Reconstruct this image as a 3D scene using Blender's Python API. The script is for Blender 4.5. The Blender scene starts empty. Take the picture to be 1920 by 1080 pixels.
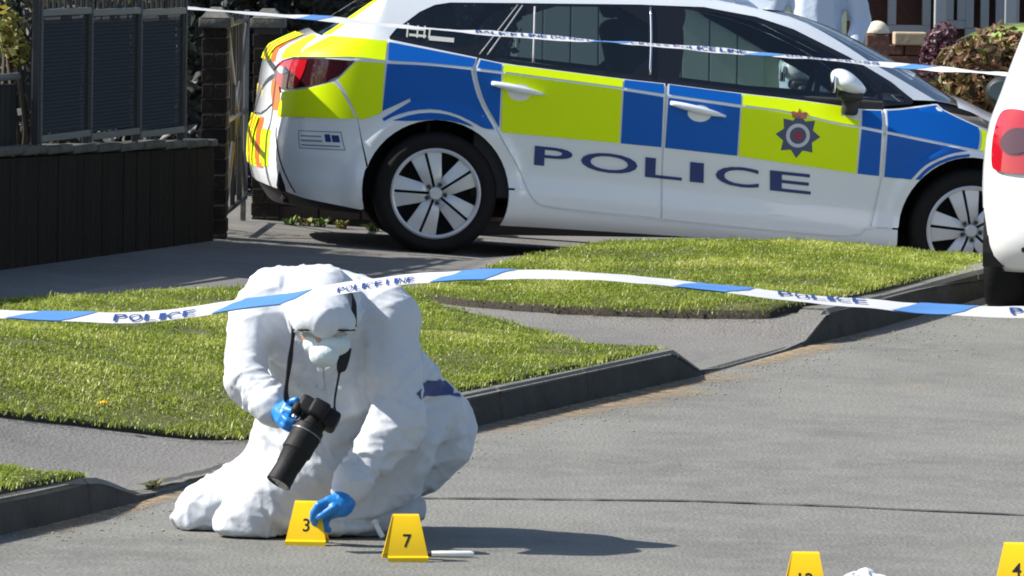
import bpy, bmesh, math, random
import numpy as np
from mathutils import Vector, Matrix, noise
from mathutils.geometry import delaunay_2d_cdt

scn = bpy.context.scene
R_ = random.Random(7)
col = scn.collection
# ---------------------------------------------------------------- camera
cam_d = bpy.data.cameras.new('camera_view'); cam = bpy.data.objects.new('camera_view', cam_d); col.objects.link(cam)
cam_d.sensor_width = 36.0; cam_d.lens = 12400.0/1920.0*36.0; cam_d.clip_start = .5; cam_d.clip_end = 2000.0
CAM_H = 1.9; PITCH = math.atan(710/12400.0); ROLL = math.radians(.8)
_f = Vector((0, math.cos(PITCH), -math.sin(PITCH))); _u0 = Vector((0, math.sin(PITCH), math.cos(PITCH))); _r0 = Vector((1, 0, 0))
_r = _r0*math.cos(ROLL)+_u0*math.sin(ROLL); _u = -_r0*math.sin(ROLL)+_u0*math.cos(ROLL)
cam.matrix_world = Matrix(((_r.x, _u.x, -_f.x, 0), (_r.y, _u.y, -_f.y, 0), (_r.z, _u.z, -_f.z, CAM_H), (0, 0, 0, 1)))
scn.camera = cam
def at(u, v, y):
    """world point at distance y seen at photograph pixel (u, v): used to survey real positions"""
    d = _f+_r*((u-960)/12400.0)-_u*((v-540)/12400.0); return Vector((0, 0, CAM_H))+d*(y/d.y)
# ---------------------------------------------------------------- sky, sun, exposure
SUN_EL = math.radians(42.5); SUN_AZ = math.radians(-2.0)        # sun from the left, a touch behind the picture plane
SUN_DIR = Vector((-math.cos(SUN_AZ)*math.cos(SUN_EL), math.sin(SUN_AZ)*math.cos(SUN_EL), math.sin(SUN_EL)))
world = bpy.data.worlds.new('World'); scn.world = world; world.use_nodes = True
wn = world.node_tree; wn.nodes.clear()
sky = wn.nodes.new('ShaderNodeTexSky'); sky.sky_type = 'NISHITA'; sky.sun_disc = False
sky.sun_elevation = SUN_EL; sky.sun_rotation = math.atan2(SUN_DIR.x, SUN_DIR.y)
bg = wn.nodes.new('ShaderNodeBackground'); bg.inputs['Strength'].default_value = .09
wo = wn.nodes.new('ShaderNodeOutputWorld'); wn.links.new(sky.outputs[0], bg.inputs[0]); wn.links.new(bg.outputs[0], wo.inputs[0])
sun_d = bpy.data.lights.new('sun', 'SUN'); sun_d.energy = 4.7; sun_d.angle = math.radians(.5); sun_d.color = (1.0, .95, .87)
sun = bpy.data.objects.new('sun', sun_d); col.objects.link(sun); sun.rotation_euler = SUN_DIR.to_track_quat('Z', 'Y').to_euler()
sun.location = SUN_DIR*60
scn.view_settings.view_transform = 'Standard'; scn.view_settings.look = 'None'; scn.view_settings.exposure = .86; scn.view_settings.gamma = 1.0
scn.view_settings.use_curve_mapping = False
scn.render.engine = 'CYCLES'; scn.cycles.max_bounces = 8; scn.cycles.transparent_max_bounces = 12
scn.cycles.filter_width = 1.9
try: scn.cycles.use_denoising = True
except Exception: pass

# ---------------------------------------------------------------- materials
MATS = {}
def mat(name, color=(.5, .5, .5), rough=.6, metal=0.0, spec=.5, coat=0.0, bump=None, var=None, emit=None, sss=None, trans=None):
    """procedural principled material; var = (scale, amount, colour2) noise mix, bump = (scale, strength)"""
    m = bpy.data.materials.new(name); m.use_nodes = True; nt = m.node_tree; b = nt.nodes['Principled BSDF']
    b.inputs['Base Color'].default_value = (*color, 1); b.inputs['Roughness'].default_value = rough; b.inputs['Metallic'].default_value = metal
    b.inputs['Specular IOR Level'].default_value = spec; b.inputs['Coat Weight'].default_value = coat; b.inputs['Coat Roughness'].default_value = .04
    tc = nt.nodes.new('ShaderNodeTexCoord')
    if var:
        vs = var if isinstance(var, list) else [var]
        last = None
        for vv in vs:
            sc, am, c2 = vv[:3]
            n = nt.nodes.new('ShaderNodeTexNoise'); n.inputs['Scale'].default_value = sc; n.inputs['Detail'].default_value = 6; n.inputs['Roughness'].default_value = .65
            if len(vv) > 3:
                mp = nt.nodes.new('ShaderNodeMapping'); mp.inputs['Scale'].default_value = vv[3]; nt.links.new(tc.outputs['Object'], mp.inputs[0]); nt.links.new(mp.outputs[0], n.inputs['Vector'])
            else: nt.links.new(tc.outputs['Object'], n.inputs['Vector'])
            r = nt.nodes.new('ShaderNodeMapRange'); r.inputs['From Min'].default_value = .5-.5/(1+am*2); r.inputs['From Max'].default_value = .5+.5/(1+am*2)
            r.inputs['To Max'].default_value = min(1.0, am+.3)
            nt.links.new(n.outputs['Fac'], r.inputs['Value'])
            mx = nt.nodes.new('ShaderNodeMix'); mx.data_type = 'RGBA'; mx.inputs['B'].default_value = (*c2, 1)
            nt.links.new(r.outputs[0], mx.inputs['Factor'])
            if last is None: mx.inputs['A'].default_value = (*color, 1)
            else: nt.links.new(last, mx.inputs['A'])
            last = mx.outputs['Result']
        nt.links.new(last, b.inputs['Base Color'])
    if bump:
        bs = bump if isinstance(bump, list) else [bump]
        last = None
        for (sc, st) in bs:
            n = nt.nodes.new('ShaderNodeTexNoise'); n.inputs['Scale'].default_value = sc; n.inputs['Detail'].default_value = 5
            nt.links.new(tc.outputs['Object'], n.inputs['Vector'])
            bp = nt.nodes.new('ShaderNodeBump'); bp.inputs['Strength'].default_value = st; bp.inputs['Distance'].default_value = .01
            nt.links.new(n.outputs['Fac'], bp.inputs['Height'])
            if last: nt.links.new(last, bp.inputs['Normal'])
            last = bp.outputs['Normal']
        nt.links.new(last, b.inputs['Normal'])
    if emit: b.inputs['Emission Color'].default_value = (*emit[0], 1); b.inputs['Emission Strength'].default_value = emit[1]
    if sss: b.inputs['Subsurface Weight'].default_value = sss; b.inputs['Subsurface Radius'].default_value = (.02, .02, .02)
    MATS[name] = m
    return m
def thin_glass(name, tint, rough=.02, ior=1.55):
    """window pane: clear or tinted, with sky reflections that grow towards grazing angles"""
    m = bpy.data.materials.new(name); m.use_nodes = True; nt = m.node_tree; nt.nodes.clear()
    t = nt.nodes.new('ShaderNodeBsdfTransparent'); t.inputs[0].default_value = (*tint, 1)
    g = nt.nodes.new('ShaderNodeBsdfGlossy'); g.inputs['Roughness'].default_value = rough; g.inputs[0].default_value = (1, 1, 1, 1)
    f = nt.nodes.new('ShaderNodeFresnel'); f.inputs['IOR'].default_value = ior
    mx = nt.nodes.new('ShaderNodeMixShader'); o = nt.nodes.new('ShaderNodeOutputMaterial')
    nt.links.new(f.outputs[0], mx.inputs[0]); nt.links.new(t.outputs[0], mx.inputs[1]); nt.links.new(g.outputs[0], mx.inputs[2]); nt.links.new(mx.outputs[0], o.inputs[0])
    MATS[name] = m; return m

# ---------------------------------------------------------------- object helpers
def link(name, me, material=None, parent=None, loc=None):
    o = bpy.data.objects.new(name, me); col.objects.link(o)
    if material is not None:
        for mm in (material if isinstance(material, (list, tuple)) else [material]): me.materials.append(mm)
    if parent is not None: o.parent = parent
    if loc is not None: o.location = loc
    return o
def mesh_obj(name, verts, faces, material, parent=None, smooth=True, loc=None):
    me = bpy.data.meshes.new(name); me.from_pydata([tuple(v) for v in verts], [], faces); me.update()
    if smooth: me.shade_smooth()
    return link(name, me, material, parent, loc)
def bm_obj(name, bm, material, parent=None, smooth=False, loc=None, angle=None):
    me = bpy.data.meshes.new(name); bm.normal_update(); bm.to_mesh(me); bm.free()
    if smooth: me.shade_smooth()
    if angle is not None: me.shade_smooth(); me.set_sharp_from_angle(angle=math.radians(angle))
    return link(name, me, material, parent, loc)
def tag(o, label=None, category=None, group=None, kind=None):
    if label: o['label'] = label
    if category: o['category'] = category
    if group: o['group'] = group
    if kind: o['kind'] = kind
    return o
def empty(name, loc=(0, 0, 0), rz=0.0):
    o = bpy.data.objects.new(name, None); col.objects.link(o); o.location = loc; o.rotation_euler = (0, 0, rz); o.empty_display_size = .2
    return o
def bm_box(bm, c, s, bevel=0.0, rot=None, seg=2):
    """box with centre c and full size s"""
    r = bmesh.ops.create_cube(bm, size=1.0); vs = r['verts']
    for v in vs: v.co = Vector((v.co.x*s[0], v.co.y*s[1], v.co.z*s[2]))
    if bevel > 0:
        es = list({e for v in vs for e in v.link_edges})
        rr = bmesh.ops.bevel(bm, geom=es, offset=bevel, segments=seg, affect='EDGES', profile=.5)
        vs = list({v for f in rr['faces'] for v in f.verts} | {v for v in vs if v.is_valid})
    M = (rot.to_matrix() if rot is not None else Matrix.Identity(3))
    for v in vs: v.co = M @ v.co + Vector(c)
    return vs
def bm_tube(bm, pts, rad, n=8, cap=True):
    """round tube through points; rad a number or a list"""
    pts = [Vector(p) for p in pts]; k = len(pts)
    rads = rad if isinstance(rad, (list, tuple)) else [rad]*k
    rings = []; prev = None
    for i, p in enumerate(pts):
        d = (pts[min(i+1, k-1)]-pts[max(i-1, 0)]).normalized()
        if prev is None:
            a = d.orthogonal().normalized()
        else:
            a = (prev-d*prev.dot(d))
            a = a.normalized() if a.length > 1e-6 else d.orthogonal().normalized()
        prev = a; b = d.cross(a)
        rings.append([bm.verts.new(p+(a*math.cos(2*math.pi*j/n)+b*math.sin(2*math.pi*j/n))*rads[i]) for j in range(n)])
    for i in range(k-1):
        for j in range(n): bm.faces.new((rings[i][j], rings[i][(j+1) % n], rings[i+1][(j+1) % n], rings[i+1][j]))
    if cap:
        bm.faces.new(list(reversed(rings[0]))); bm.faces.new(rings[-1])
    return rings
def inside_poly(P, poly):
    """vectorised point in polygon"""
    P = np.asarray(P, float); x, y = P[:, 0], P[:, 1]; r = np.zeros(len(P), bool); n = len(poly)
    for i in range(n):
        x0, y0 = poly[i]; x1, y1 = poly[(i+1) % n]
        if y0 == y1: continue
        c = ((y0 > y) != (y1 > y)) & (x < (x1-x0)*(y-y0)/(y1-y0)+x0)
        r ^= c
    return r
def dist_poly(P, poly):
    P = np.asarray(P, float); d = np.full(len(P), 1e9); n = len(poly)
    for i in range(n):
        a = np.array(poly[i], float); b = np.array(poly[(i+1) % n], float); ab = b-a; L = ab@ab
        if L < 1e-14: continue
        t = np.clip(((P-a)@ab)/L, 0, 1); q = a+t[:, None]*ab
        d = np.minimum(d, np.hypot(*(P-q).T))
    return d
def resample(poly, step, closed=True):
    out = []; n = len(poly); m = n if closed else n-1
    for i in range(m):
        a, b = poly[i], poly[(i+1) % n]; L = math.hypot(b[0]-a[0], b[1]-a[1]); k = max(1, int(math.ceil(L/step)))
        for j in range(k): out.append((a[0]+(b[0]-a[0])*j/k, a[1]+(b[1]-a[1])*j/k))
    if not closed: out.append(poly[-1])
    return out
def round_poly(poly, it=1, keep=70):
    """soften shallow corners (Chaikin), keep corners sharper than `keep` degrees"""
    for _ in range(it):
        out = []; n = len(poly)
        for i in range(n):
            p, c, q = poly[i-1], poly[i], poly[(i+1) % n]
            a = math.atan2(c[1]-p[1], c[0]-p[0]); b = math.atan2(q[1]-c[1], q[0]-c[0])
            t = abs((b-a+math.pi) % (2*math.pi)-math.pi)
            if t > math.radians(keep) or t < 1e-4: out.append(c)
            else:
                out.append((c[0]*.75+p[0]*.25, c[1]*.75+p[1]*.25)); out.append((c[0]*.75+q[0]*.25, c[1]*.75+q[1]*.25))
        poly = out
    return poly
def fill(poly, inner, holes=()):
    """constrained triangulation of a 2-D outline with interior points and holes -> verts2d, tris, boundary loops"""
    n = len(poly); V = [Vector(p) for p in poly]; E = [(i, (i+1) % n) for i in range(n)]
    for h in holes:
        k = len(V); m = len(h); V += [Vector(p) for p in h]; E += [(k+i, k+(i+1) % m) for i in range(m)]
    V += [Vector(p) for p in inner]
    vo, eo, fo, _, _, _ = delaunay_2d_cdt(V, E, [], 0, 1e-6)
    vo = [(v.x, v.y) for v in vo]
    cen = np.array([[sum(vo[i][0] for i in f)/3, sum(vo[i][1] for i in f)/3] for f in fo])
    ok = inside_poly(cen, poly)
    for h in holes: ok &= ~inside_poly(cen, h)
    tris = []
    for f, k in zip(fo, ok):
        if not k: continue
        a, b, c = f
        ar = (vo[b][0]-vo[a][0])*(vo[c][1]-vo[a][1])-(vo[c][0]-vo[a][0])*(vo[b][1]-vo[a][1])
        if abs(ar) < 1e-12: continue
        tris.append((a, b, c) if ar > 0 else (a, c, b))
    return vo, tris
def sheet(name, poly, zf, step, material, parent=None, skirt=0.0, z_off=0.0, holes=()):
    """ground sheet over an outline, following the terrain height; optional skirt down its edge"""
    P = [(float(np.float32(a)), float(np.float32(b))) for a, b in resample(poly, step)]
    xs = [p[0] for p in P]; ys = [p[1] for p in P]
    gx, gy = np.meshgrid(np.arange(min(xs), max(xs), step), np.arange(min(ys), max(ys), step))
    Q = np.stack([gx.ravel(), gy.ravel()], 1); k = inside_poly(Q, P) & (dist_poly(Q, P) > step*.35)
    vo, tris = fill(P, [tuple(q) for q in Q[k]], holes)
    V = [(x, y, zf(x, y)+z_off) for x, y in vo]
    F = list(tris)
    if skirt:
        n0 = len(V); n = len(P)
        for x, y in P: V.append((x, y, zf(x, y)+z_off-skirt))
        idx = {(round(x, 5), round(y, 5)): i for i, (x, y) in enumerate(vo)}
        for i in range(n):
            a = idx.get((round(P[i][0], 5), round(P[i][1], 5))); b = idx.get((round(P[(i+1) % n][0], 5), round(P[(i+1) % n][1], 5)))
            if a is not None and b is not None: F.append((a, n0+i, n0+(i+1) % n, b))
    return mesh_obj(name, V, F, material, parent)
# ---------------------------------------------------------------- terrain heights (metres; road at the kneeling figure = 0)
KERB=[(-7.5,2.0),(-3.9,12.0),(-1.52,19.62),(-1.17,20.69),(-0.90,21.61),(-0.145,23.45),(0.735,25.85),(1.222,27.43),(1.615,28.63),(2.15,30.4),(2.95,33.0),(4.3,37.0),(9.5,52.0),(40.0,120.0)]
def sst(a,b,t):
    t=min(max((t-a)/(b-a),0.0),1.0); return t*t*(3-2*t)
def kerb_dist(x,y):
    """signed distance to the kerb line, positive on the verge side"""
    return kerb_proj(x,y)[0]
def kerb_proj(x,y):
    best=1e9; sg=1; yy=0
    for (x0,y0),(x1,y1) in zip(KERB,KERB[1:]):
        dx,dy=x1-x0,y1-y0; L=dx*dx+dy*dy
        t=min(max(((x-x0)*dx+(y-y0)*dy)/L,0.0),1.0)
        px,py=x0+t*dx,y0+t*dy; d=math.hypot(x-px,y-py)
        if d<best-1e-9:
            best=d; sg=1 if (dx*(y-py)-dy*(x-px))>=0 else -1; yy=py
    return best*sg,yy
def kerb_rise(y):
    """height of the kerb top over the road: dropped at the two drives"""
    return .012+.100*(1-sst(20.2,20.85,y)*(1-sst(22.2,22.95,y)))*(1-sst(25.55,25.95,y)*(1-sst(27.35,27.8,y)))
def z_road(x,y):
    return .016*max(0.0,min(y,31.0)-20.0)-.16*sst(31,37,y)-.012*min(max(x,-8),8)
def z_plane(x,y):
    x=min(max(x,-5.0),6.0)
    return .1873-.0591*(x+.481)-.0052*(min(y,45.0)-33.78)
MOUND=[(-.6,.19),(0.0,.222),(.5,.268),(1.3,.280),(1.8,.256),(2.26,.216),(2.75,.180),(3.2,.10)]
def mound(x):
    if x<=MOUND[0][0]: return MOUND[0][1]
    for (a,b),(c,d) in zip(MOUND,MOUND[1:]):
        if x<=c: return b+(d-b)*(x-a)/(c-a)
    return MOUND[-1][1]
def z_verge(x,y):
    d,ky=kerb_proj(x,y)
    t=sst(.1,1.9,d)
    z=(1-t)*(z_road(x,y)+kerb_rise(ky))+t*z_plane(x,y)
    if x>-.6 and y>26.5:
        k=sst(-.6,0.1,x)*sst(26.8,31.6,y)*(1-sst(32.25,32.6,y))
        z=z+(mound(x)-z)*k
    return z
def z_drive(x,y):
    return z_verge(x,y)-.004
# ---------------------------------------------------------------- ground materials
def asphalt_mat(name, base, dark, light, sand=None):
    m = bpy.data.materials.new(name); m.use_nodes = True; nt = m.node_tree; b = nt.nodes['Principled BSDF']; L = nt.links
    tc = nt.nodes.new('ShaderNodeTexCoord'); b.inputs['Roughness'].default_value = .82; b.inputs['Specular IOR Level'].default_value = .35
    def nz(scale, detail, stretch=(1, 1, 1)):
        mp = nt.nodes.new('ShaderNodeMapping'); mp.inputs['Scale'].default_value = stretch; L.new(tc.outputs['Object'], mp.inputs['Vector'])
        n = nt.nodes.new('ShaderNodeTexNoise'); n.inputs['Scale'].default_value = scale; n.inputs['Detail'].default_value = detail; n.inputs['Roughness'].default_value = .7
        L.new(mp.outputs[0], n.inputs['Vector']); return n
    def ramp(src, a, c):
        r = nt.nodes.new('ShaderNodeMapRange'); r.inputs['From Min'].default_value = a; r.inputs['From Max'].default_value = c; L.new(src, r.inputs['Value']); return r.outputs[0]
    def mix(fac, A, B):
        x = nt.nodes.new('ShaderNodeMix'); x.data_type = 'RGBA'; L.new(fac, x.inputs['Factor'])
        for s, k in ((A, 'A'), (B, 'B')):
            if isinstance(s, tuple): x.inputs[k].default_value = (*s, 1)
            else: L.new(s, x.inputs[k])
        return x.outputs['Result']
    big = nz(.7, 5); mid = nz(5.0, 5, (1, .8, 1)); fine = nz(95, 3); sp = nt.nodes.new('ShaderNodeTexVoronoi'); sp.inputs['Scale'].default_value = 70; L.new(tc.outputs['Object'], sp.inputs['Vector'])
    c = mix(ramp(big.outputs['Fac'], .36, .64), tuple(v*1.12 for v in base), tuple(v*.72 for v in base))
    str_ = nz(2.2, 6, (.9, 1.0, 1)); c = mix(ramp(str_.outputs['Fac'], .50, .72), c, tuple(v*.90 for v in base))
    c = mix(ramp(mid.outputs['Fac'], .45, .72), c, tuple(v*1.12 for v in base))
    c = mix(ramp(fine.outputs['Fac'], .52, .66), c, dark)
    c = mix(ramp(sp.outputs['Distance'], .22, .05), c, light)
    if sand: 
        sn = nz(1.6, 6, (1, .35, 1)); c = mix(ramp(sn.outputs['Fac'], .62, .78), c, sand)
    L.new(c, b.inputs['Base Color'])
    bp = nt.nodes.new('ShaderNodeBump'); bp.inputs['Strength'].default_value = .55; bp.inputs['Distance'].default_value = .006
    add = nt.nodes.new('ShaderNodeMath'); add.operation = 'ADD'; L.new(sp.outputs['Distance'], add.inputs[0]); L.new(mid.outputs['Fac'], add.inputs[1])
    L.new(add.outputs[0], bp.inputs['Height']); L.new(bp.outputs[0], b.inputs['Normal'])
    MATS[name] = m; return m
ROAD_M = asphalt_mat('road_asphalt', (.172, .172, .155), (.118, .119, .108), (.34, .335, .30), (.215, .185, .14))
PAVE_M = asphalt_mat('path_asphalt', (.165, .158, .148), (.115, .112, .105), (.26, .25, .23))
KERB_F = mat('kerb_face_shade', (.070, .070, .066), .9, spec=.2, var=[(8, .7, (.028, .028, .028)), (60, .4, (.065, .064, .06))], bump=[(70, .5), (14, .3)])  # road-facing fronts of the same concrete, deep shade painted into a darker colour
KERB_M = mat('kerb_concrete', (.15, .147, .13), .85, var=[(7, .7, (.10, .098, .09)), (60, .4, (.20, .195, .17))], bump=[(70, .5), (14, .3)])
SOIL_M = mat('soil', (.070, .080, .022), .95, var=(14, .7, (.10, .095, .035)), bump=(40, 1.0))
EDGE_M = mat('dark_soil_edge', (.022, .019, .015), .95, var=(20, .6, (.04, .033, .022)), bump=(40, 1.0))
TAR_M = mat('tar_joint', (.05, .049, .046), .8)
FAR_M = mat('far_ground', (.12, .12, .10), .9, var=(.2, .6, (.10, .12, .06)))

def strip(name, offs, side, zf, material, ymin=2.0, step=.35):
    pts = resample(KERB, step, closed=False)
    pts = [p for i, p in enumerate(pts) if p[1] < 45 or i % 6 == 0]
    V = []; n = len(offs)
    for i, p in enumerate(pts):
        a = pts[max(i-1, 0)]; b = pts[min(i+1, len(pts)-1)]; d = Vector((b[0]-a[0], b[1]-a[1])).normalized()
        nx, ny = (-d.y, d.x) if side > 0 else (d.y, -d.x)
        for o in offs:
            x, y = p[0]+nx*o, p[1]+ny*o; V.append((x, y, zf(x, y)))
    F = []
    for i in range(len(pts)-1):
        for j in range(n-1):
            a, b, c, d = i*n+j, i*n+j+1, (i+1)*n+j+1, (i+1)*n+j
            F.append((a, d, c, b) if side > 0 else (a, b, c, d))
    return mesh_obj(name, V, F, material)
gr = mesh_obj('ground', [(-900, -900, -1.6), (900, -900, -1.6), (900, 900, -1.6), (-900, 900, -1.6)], [(0, 1, 2, 3)], FAR_M); tag(gr, kind='structure')
road = strip('road', [-.02, .1, .25, .5, .8, 1.2, 1.7, 2.4, 3.2, 4.5, 7, 12, 30, 60], -1, z_road, ROAD_M); tag(road, kind='structure')
pave = strip('pavement', [0.0, .12, .25, .4, .55, .7, .85, 1.0, 1.2, 1.4, 1.6, 1.85, 2.1, 2.4, 2.8, 3.3, 4, 6, 10, 25, 60], 1, z_drive, PAVE_M); tag(pave, kind='structure')

# ---------------------------------------------------------------- kerb: single stones along the kerb line
kerb = empty('kerb', (0, 0, 0)); tag(kerb, kind='structure')
KP = resample(KERB, .02, closed=False)
KA = [0.0]
for a, b in zip(KP, KP[1:]): KA.append(KA[-1]+math.hypot(b[0]-a[0], b[1]-a[1]))
def kerb_at(s):
    i = min(max(int(np.searchsorted(KA, s)), 1), len(KA)-1); t = (s-KA[i-1])/(KA[i]-KA[i-1])
    a, b = KP[i-1], KP[i]; j = min(i+12, len(KP)-1); k = max(i-12, 0)
    d = Vector((KP[j][0]-KP[k][0], KP[j][1]-KP[k][1])).normalized()
    return Vector((a[0]+(b[0]-a[0])*t, a[1]+(b[1]-a[1])*t)), d
def kerb_s(y):
    return KA[int(np.searchsorted([p[1] for p in KP], y))]
S_A0, S_A1 = kerb_s(20.30), kerb_s(20.86)      # left kerb drops
S_B0, S_B1 = kerb_s(22.35), kerb_s(22.90)      # rises behind the figure
S_C0, S_C1 = kerb_s(25.62), kerb_s(25.93)      # drops at the second drive
S_D0, S_D1 = kerb_s(27.40), kerb_s(27.78)      # rises again
def kerb_h(s):
    lo = .016
    if s < S_B0: return lo+(.112-lo)*(1-sst(S_A0, S_A1, s)*1.0) if s > S_A0 else .112
    if s < S_C0: return lo+(.118-lo)*min(max((s-S_B0)/(S_B1-S_B0), 0), 1)
    if s < S_D0: return lo+(.118-lo)*(1-min(max((s-S_C0)/(S_C1-S_C0), 0), 1))
    return lo+(.128-lo)*min(max((s-S_D0)/(S_D1-S_D0), 0), 1)
brk = []
s = kerb_s(17.0)-.3
cuts = [S_A0, S_A1, S_B0, S_B1, S_C0, S_C1, S_D0, S_D1]
while s < kerb_s(46):
    brk.append(s); nxt = s+.915
    for c in cuts:
        if s+.2 < c < nxt+.25: nxt = c; break
    s = nxt
for i, (s0, s1) in enumerate(zip(brk, brk[1:])):
    bm = bmesh.new(); prof = []; k = 6; rr = random.Random(i); dz = rr.uniform(-.003, .004); dn = rr.uniform(-.004, .004)
    for j in range(k+1):
        ss = s0+.007+(s1-s0-.014)*j/k; p, d = kerb_at(ss); n = Vector((-d.y, d.x)); h = kerb_h(ss)+dz
        zb = z_road(p.x, p.y)
        row = []
        ch = min(.018, h*.45)
        for (o, z) in ((-.012, -.08), (-.008, .0), (0.006, h-ch), (.012+ch*.6, h), (.125, h+.002), (.125, -.08)):
            q = p+n*(o+dn); row.append(bm.verts.new((q.x, q.y, zb+z)))
        prof.append(row)
    for a, b in zip(prof, prof[1:]):
        for j in range(5):
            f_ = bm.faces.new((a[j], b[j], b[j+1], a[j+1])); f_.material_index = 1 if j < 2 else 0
    bm.faces.new(prof[0]); bm.faces.new(list(reversed(prof[-1])))
    bmesh.ops.recalc_face_normals(bm, faces=bm.faces)
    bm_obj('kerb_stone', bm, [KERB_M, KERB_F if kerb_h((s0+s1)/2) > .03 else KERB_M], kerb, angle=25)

# tar joint across the road and the joint between the first drive and the road
def ribbon_on_ground(name, pts, width, zf, material, parent, z_off=.004, seed=1):
    P = resample(pts, .05, closed=False); V = []; F = []; rr = random.Random(seed)
    for i, p in enumerate(P):
        a = P[max(i-1, 0)]; b = P[min(i+1, len(P)-1)]; d = Vector((b[0]-a[0], b[1]-a[1])).normalized(); w = width*rr.uniform(.45, 1.25)
        jx = noise.noise((p[0]*3, p[1]*3, seed))*.02
        for sgn in (-1, 1):
            x, y = p[0]-d.y*(w*sgn*.5)+jx*0, p[1]+d.x*(w*sgn*.5)+jx; V.append((x, y, zf(x, y)+z_off))
    for i in range(len(P)-1): F.append((2*i, 2*i+1, 2*i+3, 2*i+2))
    return mesh_obj(name, V, F, material, parent)
ribbon_on_ground('road_joint', [(-.95, 20.93), (-.26, 21.02), (.2, 21.10), (.59, 21.15), (1.1, 21.08), (1.64, 20.97), (4.0, 20.6)], .032, z_road, TAR_M, road, seed=3)
ribbon_on_ground('drive_joint', [(-1.16, 20.9), (-.99, 21.36), (-.90, 21.70), (-.66, 22.3)], .05, lambda x, y: z_drive(x, y)+.022, TAR_M, pave, seed=5)

# grit and washed-out sand lying in the gutter by the middle kerb
def grit_mat():
    m = bpy.data.materials.new('gutter_grit'); m.use_nodes = True; nt = m.node_tree; L = nt.links; b = nt.nodes['Principled BSDF']; b.inputs['Base Color'].default_value = (.36, .26, .15, 1); b.inputs['Roughness'].default_value = .95
    at_ = nt.nodes.new('ShaderNodeAttribute'); at_.attribute_name = 'fade'; tc = nt.nodes.new('ShaderNodeTexCoord'); n = nt.nodes.new('ShaderNodeTexNoise'); n.inputs['Scale'].default_value = 22; n.inputs['Detail'].default_value = 8; n.inputs['Roughness'].default_value = .75; L.new(tc.outputs['Object'], n.inputs['Vector'])
    mul = nt.nodes.new('ShaderNodeMath'); mul.operation = 'MULTIPLY'; r = nt.nodes.new('ShaderNodeMapRange'); r.inputs['From Min'].default_value = .34; r.inputs['From Max'].default_value = .58; L.new(n.outputs['Fac'], r.inputs['Value']); L.new(r.outputs[0], mul.inputs[0]); L.new(at_.outputs['Fac'], mul.inputs[1]); L.new(mul.outputs[0], b.inputs['Alpha']); return m
def grit(y0, y1, width, seed):
    V = []; F = []; C = []; n = int((y1-y0)/.05); k = 9
    for i in range(n+1):
        s_ = kerb_s(y0+(y1-y0)*i/n); p, d = kerb_at(s_); nn = Vector((d.y, -d.x))
        for j in range(k+1):
            o = .015+width*(.6+.5*noise.noise((i*.12, seed, 0)))*j/k; x, y = p.x+nn.x*o, p.y+nn.y*o; V.append((x, y, z_road(x, y)+.004)); C.append(max(0.0, (1-(j/k)**1.3)*math.sin(math.pi*i/n)**.5))
    for i in range(n):
        for j in range(k): a = i*(k+1)+j; F.append((a, a+1, a+k+2, a+k+1))
    o = mesh_obj('gutter_grit', V, F, GRIT_M, road); at_ = o.data.attributes.new('fade', 'FLOAT', 'POINT'); at_.data.foreach_set('value', C); return o
def stones(y0, y1, n, seed):
    rr = random.Random(seed); bm = bmesh.new()
    for i in range(n):
        p, d = kerb_at(kerb_s(rr.uniform(y0, y1))); nn = Vector((d.y, -d.x)); o = .02+abs(rr.gauss(0, .22)); x, y = p.x+nn.x*o, p.y+nn.y*o; r = rr.uniform(.002, .006)
        q = bmesh.ops.create_icosphere(bm, subdivisions=1, radius=r)
        for v in q['verts']: v.co = Vector((v.co.x*rr.uniform(.7, 1.3)+x, v.co.y*rr.uniform(.7, 1.3)+y, v.co.z*.6+z_road(x, y)+r*.4))
    o = bm_obj('loose_grit', bm, mat('grit_stone', (.20, .18, .15), .9, var=(300, .6, (.34, .31, .26))), None); tag(o, 'loose grit scattered in the gutter along the kerbs', 'grit', kind='stuff')
stones(19.5, 29.5, 900, 4)
GRIT_M = grit_mat(); grit(23.2, 26.1, .42, 3); grit(19.6, 21.4, .2, 5); grit(26.2, 28.2, .25, 8)
# ---------------------------------------------------------------- verges: soil sheets and grass blades
GRASS = {
 'a': [(-1.29, 20.36), (-1.36, 20.52), (-1.50, 20.74), (-1.64, 20.98), (-2.6, 22.6), (-4.5, 22.4), (-5.6, 12.0), (-4.0, 12.0), (-1.585, 19.65)],
 'b': [(-2.6, 21.6), (-1.71, 22.10), (-1.39, 22.33), (-.90, 22.46), (-.66, 22.58), (-.215, 23.45), (.635, 25.72), (.54, 25.92), (.36, 26.5), (.06, 27.25), (-.38, 28.05), (-.42, 29.1), (-.80, 28.62), (-1.20, 28.05), (-1.76, 26.6), (-2.0, 25.9), (-3.0, 24.4)],
 'c': [(-.39, 29.2), (-.36, 28.36), (.09, 28.02), (.54, 27.86), (.98, 27.74), (1.13, 27.72), (1.355, 28.1), (2.08, 30.45), (2.45, 31.9), (2.50, 32.15), (2.3, 32.25), (1.8, 32.25), (.62, 32.2), (.3, 31.9), (.05, 31.35)],
}
LAWN_M = {}
soils = {}
for k, poly in GRASS.items():
    soils[k] = sheet('lawn', round_poly(poly, 2), z_verge, .12, [SOIL_M, EDGE_M], skirt=.065, z_off=.03 if k == 'c' else .018)
    for pl in soils[k].data.polygons:
        if len(pl.vertices) == 4: pl.material_index = 1
    tag(soils[k], kind='structure')
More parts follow.
